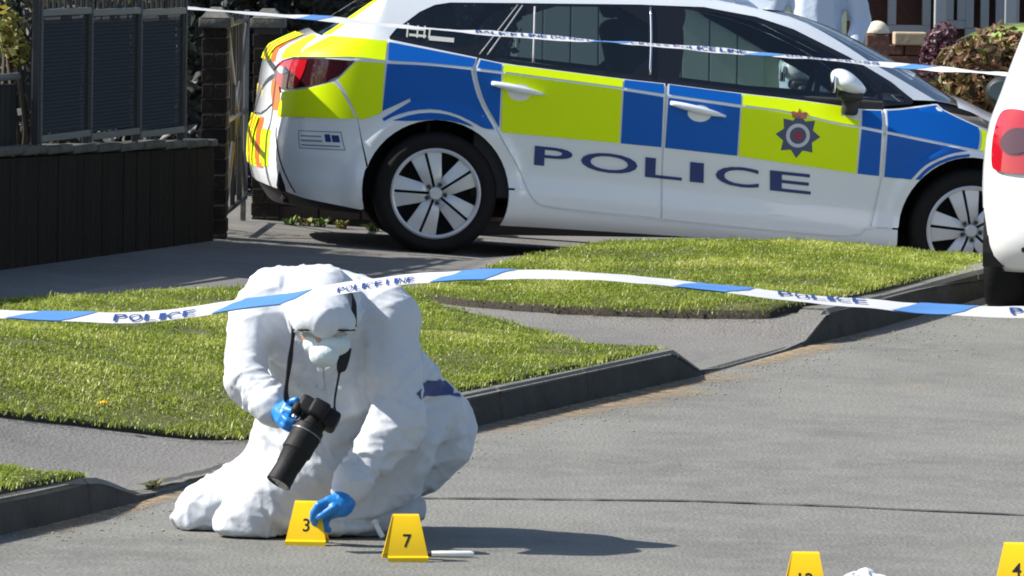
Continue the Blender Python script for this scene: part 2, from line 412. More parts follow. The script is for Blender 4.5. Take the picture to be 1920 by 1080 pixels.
def grass_mat():
    m = bpy.data.materials.new('grass_blade'); m.use_nodes = True; nt = m.node_tree; nt.nodes.clear(); L = nt.links
    at = nt.nodes.new('ShaderNodeAttribute'); at.attribute_name = 'tint'
    d = nt.nodes.new('ShaderNodeBsdfDiffuse'); t = nt.nodes.new('ShaderNodeBsdfTranslucent'); g = nt.nodes.new('ShaderNodeBsdfGlossy'); g.inputs['Roughness'].default_value = .45
    m1 = nt.nodes.new('ShaderNodeMixShader'); m1.inputs[0].default_value = .38; m2 = nt.nodes.new('ShaderNodeMixShader'); m2.inputs[0].default_value = .04
    o = nt.nodes.new('ShaderNodeOutputMaterial')
    L.new(at.outputs['Color'], d.inputs[0]); L.new(at.outputs['Color'], t.inputs[0]); L.new(d.outputs[0], m1.inputs[1]); L.new(t.outputs[0], m1.inputs[2])
    L.new(m1.outputs[0], m2.inputs[1]); L.new(g.outputs[0], m2.inputs[2]); L.new(m2.outputs[0], o.inputs[0]); return m
GRASS_M = grass_mat()
def lookup(f, ex, step, Q):
    """bilinear look-up of a slow function on a grid"""
    x0, x1, y0, y1 = ex[0]-.2, ex[1]+.2, ex[2]-.2, ex[3]+.2; nx = int((x1-x0)/step)+2; ny = int((y1-y0)/step)+2
    T = np.array([[f(x0+i*step, y0+j*step) for j in range(ny)] for i in range(nx)]); u = (Q[:, 0]-x0)/step; v = (Q[:, 1]-y0)/step
    i = np.clip(u.astype(int), 0, nx-2); j = np.clip(v.astype(int), 0, ny-2); a = u-i; b = v-j
    return T[i, j]*(1-a)*(1-b)+T[i+1, j]*a*(1-b)+T[i, j+1]*(1-a)*b+T[i+1, j+1]*a*b
def blades(name, poly, zf, density, hmin, hmax, seed, label, extent=None, lift=.014, colors=None, width=.0036):
    rng = np.random.default_rng(seed); P = round_poly(poly, 2)
    xs = [p[0] for p in P]; ys = [p[1] for p in P]
    ex = extent or (min(xs), max(xs), min(ys), max(ys))
    n = int((ex[1]-ex[0])*(ex[3]-ex[2])*density)
    Q = np.stack([rng.uniform(ex[0], ex[1], n), rng.uniform(ex[2], ex[3], n)], 1)
    ins = inside_poly(Q, P); edge = dist_poly(Q, P); Q = Q[ins | ((edge < .055) & (rng.uniform(0, 1, len(Q)) < .22))]
    # patchiness
    pn = lookup(lambda x, y: noise.fractal((x*2.3, y*1.5, seed), 1.0, 2.0, 3), ex, .06, Q); pm = lookup(lambda x, y: noise.noise((x*8, y*6, seed+9)), ex, .04, Q)
    keep = rng.uniform(0, 1, len(Q)) < np.clip(.78+pn*.6, .25, 1.0); Q = Q[keep]; pn = pn[keep]; pm = pm[keep]; n = len(Q)
    Z = lookup(zf, ex, .08, Q)+lift
    h = rng.uniform(hmin, hmax, n)*(1+.75*pm+.5*pn)*np.where(rng.uniform(0, 1, n) < .05, 1.6, 1.0); w = width*rng.uniform(.7, 1.4, n)
    a = rng.uniform(0, 2*np.pi, n); lean = rng.uniform(.5, 1.9, n); dx = np.cos(a); dy = np.sin(a)
    b0 = np.stack([Q[:, 0], Q[:, 1], Z], 1); px = np.stack([-dy, dx, np.zeros(n)], 1)
    dirv = np.stack([dx, dy, np.zeros(n)], 1)
    mid = b0+dirv*(h*lean*.25)[:, None]+np.array([0, 0, 1])*(h*.6)[:, None]
    tip = b0+dirv*(h*lean*.75)[:, None]+np.array([0, 0, 1])*(h*(1-.28*lean))[:, None]
    V = np.empty((n, 5, 3)); V[:, 0] = b0-px*w[:, None]/2; V[:, 1] = b0+px*w[:, None]/2; V[:, 2] = mid+px*(w*.42)[:, None]; V[:, 3] = mid-px*(w*.42)[:, None]; V[:, 4] = tip
    me = bpy.data.meshes.new(name); me.vertices.add(n*5); me.vertices.foreach_set('co', V.reshape(-1))
    base = np.arange(n)*5
    loops = np.stack([base, base+1, base+2, base+3, base+3, base+2, base+4], 1).reshape(-1)
    ls = np.stack([np.arange(n)*7, np.arange(n)*7+4], 1).reshape(-1); lt = np.tile([4, 3], n)
    me.loops.add(n*7); me.loops.foreach_set('vertex_index', loops.astype(np.int32)); me.polygons.add(n*2)
    me.polygons.foreach_set('loop_start', ls.astype(np.int32)); me.polygons.foreach_set('loop_total', lt.astype(np.int32)); me.update(calc_edges=True)
    C = np.array(colors or [(.225, .300, .026), (.165, .238, .020), (.30, .350, .052), (.40, .40, .15)])
    pr = np.clip(np.stack([.42-pn*.5, .26-pn*.6, .24+pn*.7, .06+np.maximum(pn, 0)*.5], 1), .01, None); pr /= pr.sum(1, keepdims=True)
    u = rng.uniform(0, 1, n); ci = (u[:, None] > np.cumsum(pr, 1)).sum(1).clip(0, 3)
    c = C[ci]*rng.uniform(.75, 1.25, (n, 1))*np.clip(1+.35*pn+.2*pm, .6, 1.5)[:, None]; c4 = np.concatenate([c, np.ones((n, 1))], 1); c4 = np.repeat(c4, 5, 0)
    at = me.color_attributes.new('tint', 'FLOAT_COLOR', 'POINT'); at.data.foreach_set('color', c4.reshape(-1).astype(np.float32))
    o = link(name, me, GRASS_M); tag(o, label, 'grass', kind='stuff'); return o
blades('grass', GRASS['a'], z_verge, 20000, .009, .022, 11, 'short yellow-green grass on the verge corner behind the left kerb', extent=(-2.1, -1.3, 19.2, 21.4))
blades('grass', GRASS['b'], z_verge, 17000, .009, .024, 12, 'green grass verge behind the kneeling figure', extent=(-2.4, .7, 21.6, 29.2))
blades('grass', GRASS['c'], z_verge, 17000, .009, .024, 13, 'green grass verge in front of the police car', extent=(-.5, 2.6, 27.2, 32.4), lift=.027)

# daisies dotted through the middle verge
DAISY_M = mat('daisy_petals', (.75, .75, .70), .7)
rng = np.random.default_rng(77); Pq = round_poly(GRASS['b'], 2); V = []; F = []
while len(F) < 90:
    x, y = rng.uniform(-2.2, .5), rng.uniform(22.0, 27.5)
    if not inside_poly([(x, y)], Pq)[0]: continue
    z = z_verge(x, y)+.018+rng.uniform(.012, .03); r = rng.uniform(.004, .008); k = len(V); tx, ty = rng.uniform(-.5, .5), -rng.uniform(.2, 1.0)
    for j in range(6): a = j*math.pi/3; V.append((x+r*math.cos(a), y+r*math.sin(a), z-(tx*math.cos(a)+ty*math.sin(a))*-r))
    F.append(tuple(range(k, k+6)))
ob = mesh_obj('daisies', V, F, DAISY_M, smooth=False); tag(ob, 'tiny white daisies dotted through the verge grass', 'flowers', kind='stuff')
# ---------------------------------------------------------------- police car: body surface (car space: x forward, y left, z up)
def spl(tab):
    xs=[a for a,b in tab]; ys=[b for a,b in tab]; n=len(xs)
    m=[]
    for i in range(n):
        if i==0: m.append((ys[1]-ys[0])/(xs[1]-xs[0]))
        elif i==n-1: m.append((ys[-1]-ys[-2])/(xs[-1]-xs[-2]))
        else:
            a=(ys[i]-ys[i-1])/(xs[i]-xs[i-1]); b=(ys[i+1]-ys[i])/(xs[i+1]-xs[i])
            m.append(0.0 if a*b<=0 else 2*a*b/(a+b))
    def f(x):
        if x<=xs[0]: return ys[0]+m[0]*(x-xs[0])
        if x>=xs[-1]: return ys[-1]+m[-1]*(x-xs[-1])
        i=0
        while x>xs[i+1]: i+=1
        h=xs[i+1]-xs[i]; t=(x-xs[i])/h
        return ((2*t**3-3*t*t+1)*ys[i]+(t**3-2*t*t+t)*h*m[i]+(-2*t**3+3*t*t)*ys[i+1]+(t**3-t*t)*h*m[i+1])
    return f
def smooth(a,b,t):
    t=min(max((t-a)/(b-a),0.0),1.0); return t*t*(3-2*t)
def superarc(n,a,b,N=400):
    """arc-length table of a superellipse quadrant from (0,b) to (a,0) -> function arc -> (xi, eta)"""
    pts=[]
    for i in range(N+1):
        th=math.pi/2*i/N
        pts.append((math.sin(th)**(2/n), math.cos(th)**(2/n) if i<N else 0.0))
    arc=[0.0]
    for i in range(N):
        arc.append(arc[-1]+math.hypot(a*(pts[i+1][0]-pts[i][0]), b*(pts[i+1][1]-pts[i][1])))
    def f(s):
        if s<=0: return s/a,1.0
        if s>=arc[-1]: return 1.0,-(s-arc[-1])/b
        lo,hi=0,N
        while hi-lo>1:
            m=(lo+hi)//2
            if arc[m]<=s: lo=m
            else: hi=m
        t=(s-arc[lo])/(arc[hi]-arc[lo]+1e-12)
        return pts[lo][0]+t*(pts[hi][0]-pts[lo][0]), pts[lo][1]+t*(pts[hi][1]-pts[lo][1])
    return f,arc[-1]
crease=spl([(-.9,.915),(-.45,.938),(-.145,.934),(.29,.915),(.9,.878),(1.5,.836),(2.0,.784),(2.5,.722),(2.75,.69),(3.4,.62)])
belt=spl([(-.9,1.085),(-.285,1.05),(.16,.99),(.3,.972),(.9,.935),(1.5,.905),(2.0,.888),(2.4,.89),(2.8,.87),(3.5,.75)])
low=spl([(.13,.775),(.165,.828),(.20,.852),(.25,.868),(.30,.868),(.36,.860),(.44,.863),(.55,.873),(.68,.883),(.80,.890)])
rear_end=spl([(.15,.78),(.22,.835),(.30,.875),(.40,.897),(.50,.898),(.60,.880),(.70,.872),(.83,.862),(.89,.852),(.95,.825),(1.0,.745),(1.05,.645),(1.22,.375),(1.32,.215),(1.45,.0)])
front_end=spl([(.15,3.42),(.25,3.52),(.40,3.58),(.55,3.57),(.68,3.50),(.78,3.38),(.9,3.1)])
screen_x=spl([(.85,2.84),(.926,2.70),(1.072,2.435),(1.217,2.12),(1.278,1.96),(1.31,1.83),(1.36,1.60),(1.40,1.35)])
WHEEL_R=.305; HUB_Z=.295; HUBS=(0.0,2.70); ARCH_R=.367
def half_width(x,z):
    c=crease(x); b=belt(x); cb=min(c,.95)
    if z<=c:
        zz=z*(.80/ c) if z>.6*c else z*(.80/c)
        y=low(min(zz,.80))
    elif z<=b:
        y=.890-.46*(z-c)
    else:
        y=.890-.46*(b-c)-.42*(z-b)-.22*(z-b)**2-.008
    for hx in HUBS:
        r=math.hypot(x-hx,z-HUB_Z)
        if r<.60 and z<c: y+=.016*(1-smooth(.415,.455,r))*(1-smooth(c-.08,c,z)*.6)
    if x<-.30:
        k=smooth(-.42,-.50,x)*(1-smooth(-.72,-.85,x))
        y-=.022*k*(1-smooth(.36,.44,z))*smooth(.16,.24,z)
    return y
_ra,REAR_ARC=superarc(3.0,.60,.88)
_fa,FRONT_ARC=superarc(2.6,1.25,.88)
_ua,UP_ARC=superarc(3.4,1.30,.72)
def surf_low(s,z):
    if s<-.30:
        xi,eta=_ra(-.30-s); x=-(.30+(rear_end(z)-.30)*xi); return (x,-half_width(max(x,-.9),z)*eta,z)
    if s>2.30:
        xi,eta=_fa(s-2.30); x=2.30+(front_end(z)-2.30)*xi; return (x,-half_width(x,z)*eta,z)
    return (s,-half_width(s,z),z)
def surf_up(s,z):
    if s<=1.0: return surf_low(s,z)
    xi,eta=_ua(s-1.0); x=1.0+(screen_x(z)-1.0)*xi
    return (x,-half_width(min(x,2.4),z)*eta,z)
# outlines of the panels on the body surface: (distance along the flank, height)
TR={}
TR['rear_door']=[(0.1679, 0.9836), (0.2944, 0.9662), (0.5764, 0.9503), (0.8967, 0.9318), (1.1105, 0.924), (1.1091, 0.8555), (1.1131, 0.674), (1.1162, 0.5403), (1.1329, 0.2499), (0.8423, 0.2566), (0.5436, 0.269), (0.499, 0.2916), (0.4639, 0.3319), (0.4069, 0.4506), (0.3369, 0.5528), (0.286, 0.6291), (0.2729, 0.6654), (0.1981, 0.7668), (0.1615, 0.8601), (0.1485, 0.9284)]
TR['front_door']=[(1.1213, 0.9234), (1.496, 0.9021), (1.7372, 0.8936), (2.0037, 0.8748), (2.1044, 0.8658), (2.2134, 0.8706), (2.2195, 0.8024), (2.2199, 0.7655), (2.2232, 0.535), (2.2043, 0.3829), (2.1761, 0.2794), (2.131, 0.2334), (2.0027, 0.223), (1.7866, 0.2268), (1.5705, 0.2319), (1.1413, 0.2465), (1.1242, 0.5408), (1.1211, 0.6745), (1.1171, 0.8561)]
TR['sill']=[(0.3576, 0.3385), (0.4553, 0.3393), (0.4942, 0.2833), (0.5446, 0.2586), (0.8434, 0.2458), (1.1425, 0.2357), (1.5719, 0.2211), (1.788, 0.2159), (2.0041, 0.2121), (2.1375, 0.223), (2.1874, 0.2722), (2.3286, 0.2746), (2.3362, 0.1534), (2.0142, 0.153), (1.7959, 0.1653), (1.0432, 0.1634), (0.3767, 0.163)]
TR['fender_px']=[(2.2256, 0.8714), (2.4029, 0.8927), (2.6189, 0.9169), (2.6467, 0.8913), (2.8207, 0.8214)]
TR['fender_left']=[(2.3279, 0.2826), (2.1949, 0.2807), (2.215, 0.3837), (2.2339, 0.5357), (2.2322, 0.7663), (2.2304, 0.8031)]
TR['crease']=[(-0.468, 0.9388), (0.288, 0.9171), (1.4919, 0.8372), (2.5406, 0.7199)]
TR['bs_front']=[(2.2154, 0.9273), (2.0839, 0.9246), (2.0885, 1.006), (2.0573, 1.0745), (2.0361, 1.119), (1.9739, 1.1909), (1.9355, 1.2358), (1.7942, 1.2862), (1.4831, 1.3157)]
TR['bs_winTop']=[(0.9732, 1.3049), (0.3366, 1.2675), (0.0145, 1.2473), (-0.0627, 1.2299), (-0.1363, 1.1903), (-0.2063, 1.1324), (-0.2478, 1.1031), (-0.2832, 1.0557), (-0.2805, 1.0429)]
TR['bs_shut']=[(0.1599, 0.9844), (0.1378, 0.9276), (0.1509, 0.8594), (0.1902, 0.7662), (0.2649, 0.6648), (0.2778, 0.6286), (0.3287, 0.5523), (0.3985, 0.4502), (0.4438, 0.3492), (0.3569, 0.3491)]
TR['bs_bumper']=[(-0.3466, 0.4089), (-0.4258, 0.6642), (-0.5131, 0.7807), (-0.5549, 0.8204)]
TR['bs_tail']=[(-0.5553, 0.823), (-0.4648, 0.9256), (-0.6314, 0.9263)]
TR['bs_gate']=[(-0.7759, 0.9763), (-0.8731, 1.0367), (-0.8892, 1.1247), (-0.9101, 1.2123)]
TR['tail_light']=[(-1.0626, 0.8436), (-1.0062, 0.8867), (-0.864, 0.9114), (-0.6304, 0.9236), (-0.47, 0.9226), (-0.5582, 0.8228), (-0.729, 0.7718), (-0.9462, 0.7465)]
TR['tail_split']=[(-0.7334, 0.918), (-0.7365, 0.8503), (-0.7767, 0.7672)]
TR['bumper_seam']=[(-0.9444, 0.7412), (-0.7281, 0.7665), (-0.5632, 0.8171)]
TR['bumper_bottom']=[(-0.3737, 0.1933), (-0.7273, 0.2261), (-0.7776, 0.2356)]
TR['screen_edge']=[(2.2102, 0.9247), (2.1714, 1.0099), (2.1272, 1.0945), (2.1405, 1.2203), (2.1324, 1.2974), (2.0766, 1.3195)]
TR['qglass']=[(-0.2622, 1.0651), (-0.2316, 1.099), (-0.1956, 1.1332), (-0.1281, 1.1856), (-0.0544, 1.2225), (0.0202, 1.2384), (0.3422, 1.2586), (0.1543, 1.0075)]
TR['rdglass']=[(0.3907, 1.2568), (1.0202, 1.2956), (1.0121, 0.9543), (0.7109, 0.9674), (0.2945, 0.9831), (0.2216, 0.9991)]
TR['rdpillar']=[(0.3557, 1.2596), (0.3799, 1.2586), (0.2108, 1.001), (0.1706, 1.0008)]
TR['fdglass']=[(1.2488, 1.2986), (1.4389, 1.2971), (1.7152, 1.2663), (1.8702, 1.2112), (1.9598, 1.1294), (1.994, 1.0445), (1.9757, 0.9849), (1.9043, 0.9019), (1.7446, 0.8897), (1.5573, 0.9116), (1.3783, 0.9216), (1.1355, 0.939)]
TR['qlight']=[(2.0301, 1.0077), (2.0469, 0.9843), (2.0557, 0.9169), (1.9234, 0.9033)]
TR['dlo_bottom']=[(-0.2805, 1.0429), (0.1625, 0.9872), (0.2943, 0.9688), (0.8967, 0.9344), (1.3711, 0.9046), (1.5482, 0.8958), (1.7337, 0.8767), (1.916, 0.8883), (2.0521, 0.9045)]
TR['v_rear_yellow_up']=[(-0.2935, 1.0341), (-0.3002, 0.9376), (-0.4697, 0.9454), (-0.6342, 0.9329), (-0.8192, 0.9235), (-0.7657, 1.0358), (-0.579, 1.0396)]
TR['v_rear_yellow_low']=[(-0.3022, 0.9255), (-0.2965, 0.6784), (-0.3873, 0.6375), (-0.415, 0.6383), (-0.5022, 0.7842), (-0.5409, 0.8241), (-0.4584, 0.9234)]
TR['v_rear_yellow_bump']=[(-0.5182, 0.775), (-0.4287, 0.6373), (-0.6162, 0.6289), (-0.9225, 0.6158), (-0.9017, 0.7408), (-0.7275, 0.7626), (-0.5683, 0.8114)]
TR['v_blue_q_up']=[(-0.2826, 1.0296), (0.1548, 0.9775), (0.1376, 0.9355), (-0.0924, 0.9417), (-0.2869, 0.9373)]
TR['v_blue_q_low']=[(-0.2884, 0.9225), (-0.0918, 0.9286), (0.1301, 0.9218), (0.1456, 0.859), (0.182, 0.7683), (0.2516, 0.6613), (0.2665, 0.6332), (0.2097, 0.6374), (0.1651, 0.6609), (0.0713, 0.6996), (-0.0339, 0.7161), (-0.1417, 0.7004), (-0.2321, 0.6672), (-0.2827, 0.6342), (-0.2929, 0.6493), (-0.1576, 0.7442), (-0.1615, 0.7599), (-0.2944, 0.6865)]
TR['v_blue_q_arch']=[(-0.2414, 0.6428), (-0.1408, 0.6846), (-0.0327, 0.6989), (0.0589, 0.6881), (0.1414, 0.6566), (0.1641, 0.6395), (0.0609, 0.6616), (-0.0299, 0.6631), (-0.138, 0.6475)]
TR['v_blue_rd_up']=[(0.1763, 0.975), (0.2839, 0.9602), (0.2824, 0.9259), (0.1618, 0.9319)]
TR['v_blue_rd_low']=[(0.157, 0.9184), (0.283, 0.9114), (0.2934, 0.6428), (0.2872, 0.653), (0.2087, 0.7675), (0.1721, 0.8609)]
TR['v_yel_rd_up']=[(0.2946, 0.9596), (0.8942, 0.9276), (0.8925, 0.888), (0.2905, 0.9238)]
TR['v_yel_rd_low']=[(0.2908, 0.9146), (0.8902, 0.8773), (0.8983, 0.6106), (0.6005, 0.6164), (0.3056, 0.6223)]
TR['v_blu_rd_up']=[(0.9023, 0.9256), (1.1017, 0.9183), (1.1028, 0.8697), (0.9006, 0.8873)]
TR['v_blu_rd_low']=[(0.8999, 0.8727), (1.1011, 0.8549), (1.1108, 0.6042), (0.9064, 0.6099)]
TR['v_blu_fd_up']=[(1.1286, 0.9175), (1.4934, 0.8966), (1.4917, 0.8438), (1.1271, 0.8687)]
TR['v_blu_fd_low']=[(1.1266, 0.8541), (1.4898, 0.8291), (1.4937, 0.5883), (1.1297, 0.6029)]
TR['v_yel_fd_up']=[(1.5015, 0.8959), (1.7373, 0.887), (2.001, 0.8707), (2.0016, 0.8245), (2.097, 0.8046), (2.0973, 0.781), (1.994, 0.7858), (1.7383, 0.829), (1.4999, 0.843)]
TR['v_yel_fd_low']=[(1.4975, 0.8336), (1.7384, 0.8198), (1.9947, 0.7765), (2.0949, 0.7702), (2.0984, 0.5423), (1.7863, 0.566), (1.5019, 0.5876)]
TR['v_blu_fd2_up']=[(2.11, 0.8583), (2.2053, 0.8621), (2.2114, 0.8018), (2.209, 0.7674), (2.1082, 0.7791)]
TR['v_blu_fd2_low']=[(2.1074, 0.7657), (2.211, 0.7529), (2.2149, 0.5371), (2.1065, 0.5415)]
TR['v_blu_fe_up']=[(2.2352, 0.8641), (2.3988, 0.8849), (2.6021, 0.9086), (2.6325, 0.8834), (2.8035, 0.8132), (2.7285, 0.7023), (2.5421, 0.7264), (2.239, 0.7628), (2.24, 0.8038)]
TR['v_blu_fe_low']=[(2.2396, 0.7496), (2.5396, 0.7132), (2.6721, 0.694), (2.5742, 0.6747), (2.4821, 0.6342), (2.4281, 0.5984), (2.3737, 0.5315), (2.242, 0.5349)]
TR['v_blu_fe_arch']=[(2.3949, 0.533), (2.4418, 0.5914), (2.4958, 0.6271), (2.5786, 0.6631), (2.678, 0.6786), (2.6757, 0.6653), (2.5942, 0.6509), (2.5093, 0.6174), (2.448, 0.573), (2.4188, 0.5334)]
TR['v_yel_fe']=[(2.8124, 0.8086), (2.8392, 0.7948), (2.7786, 0.7), (2.7388, 0.6977)]
TR['logo_sticker']=[(-0.7276, 0.5587), (-0.4948, 0.5684), (-0.4626, 0.4772), (-0.7048, 0.4691)]
TR['handle_r']=[(0.2391, 0.8576), (0.5023, 0.807)]
TR['handle_f']=[(1.1385, 0.8228), (1.4175, 0.7597)]
TR['mirror']=[(1.9128, 1.0165), (2.1051, 0.9026), (2.0099, 0.8146), (2.0968, 0.8205)]
TR['police']=[(0.4786, 0.5676), (0.4809, 0.4715), (1.8711, 0.5209), (1.8799, 0.4194), (1.6869, 0.5321), (1.6736, 0.4372)]
TR['crest']=[(1.7901, 0.7111), (1.7818, 0.8201), (1.801, 0.5831), (1.6857, 0.7037), (1.8998, 0.7189)]
TR['chev']=[(-1.1958, 0.5424), (-0.9803, 0.5365), (-1.0242, 0.365), (-1.2683, 0.3717), (-1.0612, 0.7923), (-0.9701, 0.6213), (-1.1511, 0.9831), (-0.9597, 1.0025)]
# ---------------------------------------------------------------- police car
WHITE_P = mat('white_car_paint', (.76, .80, .835), .28, coat=1.0, spec=.5)
BLUE_V = mat('blue_reflective_vinyl', (.001, .105, .46), .42, coat=.0, spec=.25)
YELL_V = mat('fluorescent_yellow_vinyl', (.72, .92, .0), .45, coat=.0, spec=.25)
ORAN_V = mat('fluorescent_orange_vinyl', (.85, .16, .015), .35, coat=.4)
NAVY_V = mat('dark_blue_lettering', (.008, .03, .17), .35, coat=.3)
BLACK_G = mat('black_gloss_trim', (.008, .008, .010), .12, coat=.6)
BLACK_P = mat('black_plastic', (.016, .016, .018), .55)
UNDER_M = mat('underbody', (.008, .008, .009), .9)
TYRE_M = mat('tyre_rubber', (.007, .007, .0075), .8, spec=.25, var=(30, .4, (.012, .0115, .011)), bump=(90, .25))
ALLOY_M = mat('silver_wheel', (.56, .58, .61), .38, metal=.35, coat=.2)
RIMD_M = mat('wheel_dark', (.02, .021, .024), .5)
RED_L = mat('red_lens', (.42, .008, .018), .08, coat=1.0, spec=.6)
SMOKE_L = mat('smoked_lens', (.035, .006, .010), .08, coat=1.0, spec=.6)
CLEAR_L = mat('clear_lens', (.42, .43, .44), .12, coat=1.0)
SEAT_M = mat('seat_fabric', (.03, .031, .034), .9)
TRIM_M = mat('interior_trim', (.03, .03, .033), .8)
GLASS_T = thin_glass('tinted_glass', (.66, .75, .73), ior=1.75); GLASS_D = thin_glass('privacy_glass', (.58, .65, .65), ior=1.75); GLASS_C = thin_glass('clear_glass', (.74, .84, .84))
PLATE_Y = mat('yellow_plate', (.75, .52, .03), .4); CHROME = mat('chrome', (.75, .76, .78), .12, metal=1.0)

CAR = empty('police_car', (-0.4808848, 33.775943, .187331))
CAR.rotation_mode = 'QUATERNION'
CAR.rotation_quaternion = Matrix(((.9944308, -.0873092, .0590293), (.0871557, .9961813, .0051736), (-.0592556, 0, .9982428))).to_quaternion()
tag(CAR, 'white police estate car with blue and yellow chequers and POLICE on its doors', 'police car')

def offset_in(poly, d):
    """shrink an outline by d"""
    n = len(poly); A = sum(poly[i][0]*poly[(i+1) % n][1]-poly[(i+1) % n][0]*poly[i][1] for i in range(n)); sg = 1 if A > 0 else -1
    out = []
    for i in range(n):
        p, c, q = Vector(poly[i-1]), Vector(poly[i]), Vector(poly[(i+1) % n])
        a = (c-p); b = (q-c)
        if a.length < 1e-9 or b.length < 1e-9: out.append(tuple(c)); continue
        a.normalize(); b.normalize(); n1 = Vector((-a.y, a.x))*sg; n2 = Vector((-b.y, b.x))*sg; m = n1+n2
        if m.length < .2: m = n1
        else: m = m/(max(m.length_squared/2, .35))
        out.append(tuple(c+m*d))
    return out
def panel(name, poly, S, material, parent=None, off=0.0, step=.035, rim=.016, holes=(), rows=True, gap=0.0, rnd=1, mirror=False):
    """sheet-metal panel: outline in (along, height) mapped on the body surface S, pushed out by off, with a turned-in edge"""
    parent = parent or CAR
    poly = round_poly(poly, rnd) if rnd else poly
    if gap: poly = offset_in(poly, gap)
    f32 = lambda L: [(float(np.float32(a)), float(np.float32(b))) for a, b in L]
    P = f32(resample(poly, step)); xs = [p[0] for p in P]; zs = [p[1] for p in P]
    Q = []
    s = min(xs)+step*.5
    while s < max(xs):
        x = S(s, .8)[0]; c = crease(x)
        zz = [c-.004, c, c+.005]; z = c-.03
        while z > min(zs): zz.append(z); z -= step
        z = c+.03
        while z < max(zs): zz.append(z); z += step
        Q += [(s, z) for z in zz]; s += step
    if Q:
        Q = np.array(Q); k = inside_poly(Q, P) & (dist_poly(Q, P) > min(.006, step*.3)); H = [f32(resample(h, step)) for h in holes]
        for h in H: k &= ~inside_poly(Q, h) & (dist_poly(Q, h) > .006)
        Q = [tuple(q) for q in Q[k]]
    else: H = []
    vo, tris = fill(P, Q, H)
    V = []; h = 1e-3
    for s, z in vo:
        p = Vector(S(s, z))
        if off:
            du = Vector(S(s+h, z))-p; dv = Vector(S(s, z+h))-p; nn = du.cross(dv)
            if nn.length > 0: nn.normalize()
            if nn.y > 0 and abs(nn.y) > abs(nn.x): nn = -nn
            p = p+nn*off
        V.append(p)
    F = [tuple(t) for t in tris]
    if rim:
        idx = {(round(a, 5), round(b, 5)): i for i, (a, b) in enumerate(vo)}; n0 = len(V)
        for loop in [P]+H:
            n = len(loop); k0 = len(V)
            ids = [idx.get((round(a, 5), round(b, 5))) for a, b in loop]
            if any(i is None for i in ids): continue
            for i in ids: V.append(V[i].copy())
            for i in ids:
                p = V[i]; V.append(Vector((p.x*.997, p.y*(1-rim/.8), p.z)))
            for i in range(n):
                j = (i+1) % n; F.append((k0+i, k0+n+i, k0+n+j, k0+j))
    sgn = -1 if mirror else 1
    if mirror: V = [Vector((v.x, -v.y, v.z)) for v in V]; F = [tuple(reversed(f)) for f in F]
    return mesh_obj(name, V, F, material, parent)
def both(name, poly, S, material, **k):
    """the panel on the near (right) flank and its twin on the far flank"""
    a = panel(name, poly, S, material, **k)
    me = a.data.copy()
    for v in me.vertices: v.co.y = -v.co.y
    me.flip_normals()
    b = bpy.data.objects.new(name, me); col.objects.link(b); b.parent = a.parent
    return a, b
def arc_pts(hx, r, a0, a1, n):
    return [(hx+r*math.cos(math.radians(a0+(a1-a0)*i/n)), HUB_Z+r*math.sin(math.radians(a0+(a1-a0)*i/n))) for i in range(n+1)]
# near-side panels -------------------------------------------------
rear_doors = both('rear_door', TR['rear_door'], surf_low, WHITE_P, gap=.0015)
front_doors = both('front_door', TR['front_door'], surf_low, WHITE_P, gap=.0015)
sill = [p for p in TR['sill']]
both('sill', [(.3645, .338)]+sill[1:-1]+[(.339, .155), (.3535, .195), (.363, .24), (.367, .295)], surf_low, WHITE_P)
fender = TR['fender_px'][:4]+[(2.80, .828), (3.02, .76), (3.22, .70), (3.20, .58), (3.12, .47), (3.085, .40)]+[(hx, z) for hx, z in arc_pts(2.70, ARCH_R, 16, 180, 22)]+[(2.331, .2826)]+TR['fender_left'][1:]
both('front_wing', fender, surf_low, WHITE_P, rnd=0, gap=.001)
roof_edge = spl([(-.95, 1.27), (-.5, 1.305), (0, 1.325), (.5, 1.345), (1.0, 1.36), (1.4, 1.362), (1.75, 1.342), (2.02, 1.325)])
top = [(s, roof_edge(s)) for s in (-.90, -.7, -.45, -.2, .1, .4, .7, 1.0, 1.25, 1.5, 1.75, 1.93)]
side_frame = (TR['bs_front']+TR['bs_winTop']+TR['bs_shut']+arc_pts(0, ARCH_R, 8.6, 164, 22)
              +TR['bs_bumper'][0:]+TR['bs_tail'][1:]+TR['bs_gate']+top+[(2.03, 1.322)]+list(reversed(TR['screen_edge'][:-1])))
body_side = both('body_side', side_frame, surf_up, WHITE_P, rnd=0)
jamb = [(-.42, .80), (-.28, .70)]+arc_pts(0, ARCH_R+.03, 130, 0, 14)+[(.40, .20), (1.2, .20), (2.30, .20)]+arc_pts(2.70, ARCH_R+.03, 180, 100, 10)+[(2.62, .86), (2.35, .872), (2.05, .868), (1.5, .895), (.9, .925), (.3, .955), (.16, .975), (-.25, 1.02)]
both('door_jamb', jamb, surf_low, WHITE_P, rnd=0, off=-.009, rim=0)
both('rear_inner', [(-.38, .26), (-.70, .27), (-REAR_ARC-.30, .32), (-REAR_ARC-.30, 1.03), (-1.0, 1.02), (-.80, .99), (-.62, .95), (-.42, .95), (-.42, .60)], surf_low, WHITE_P, rnd=0, off=-.010, rim=0)
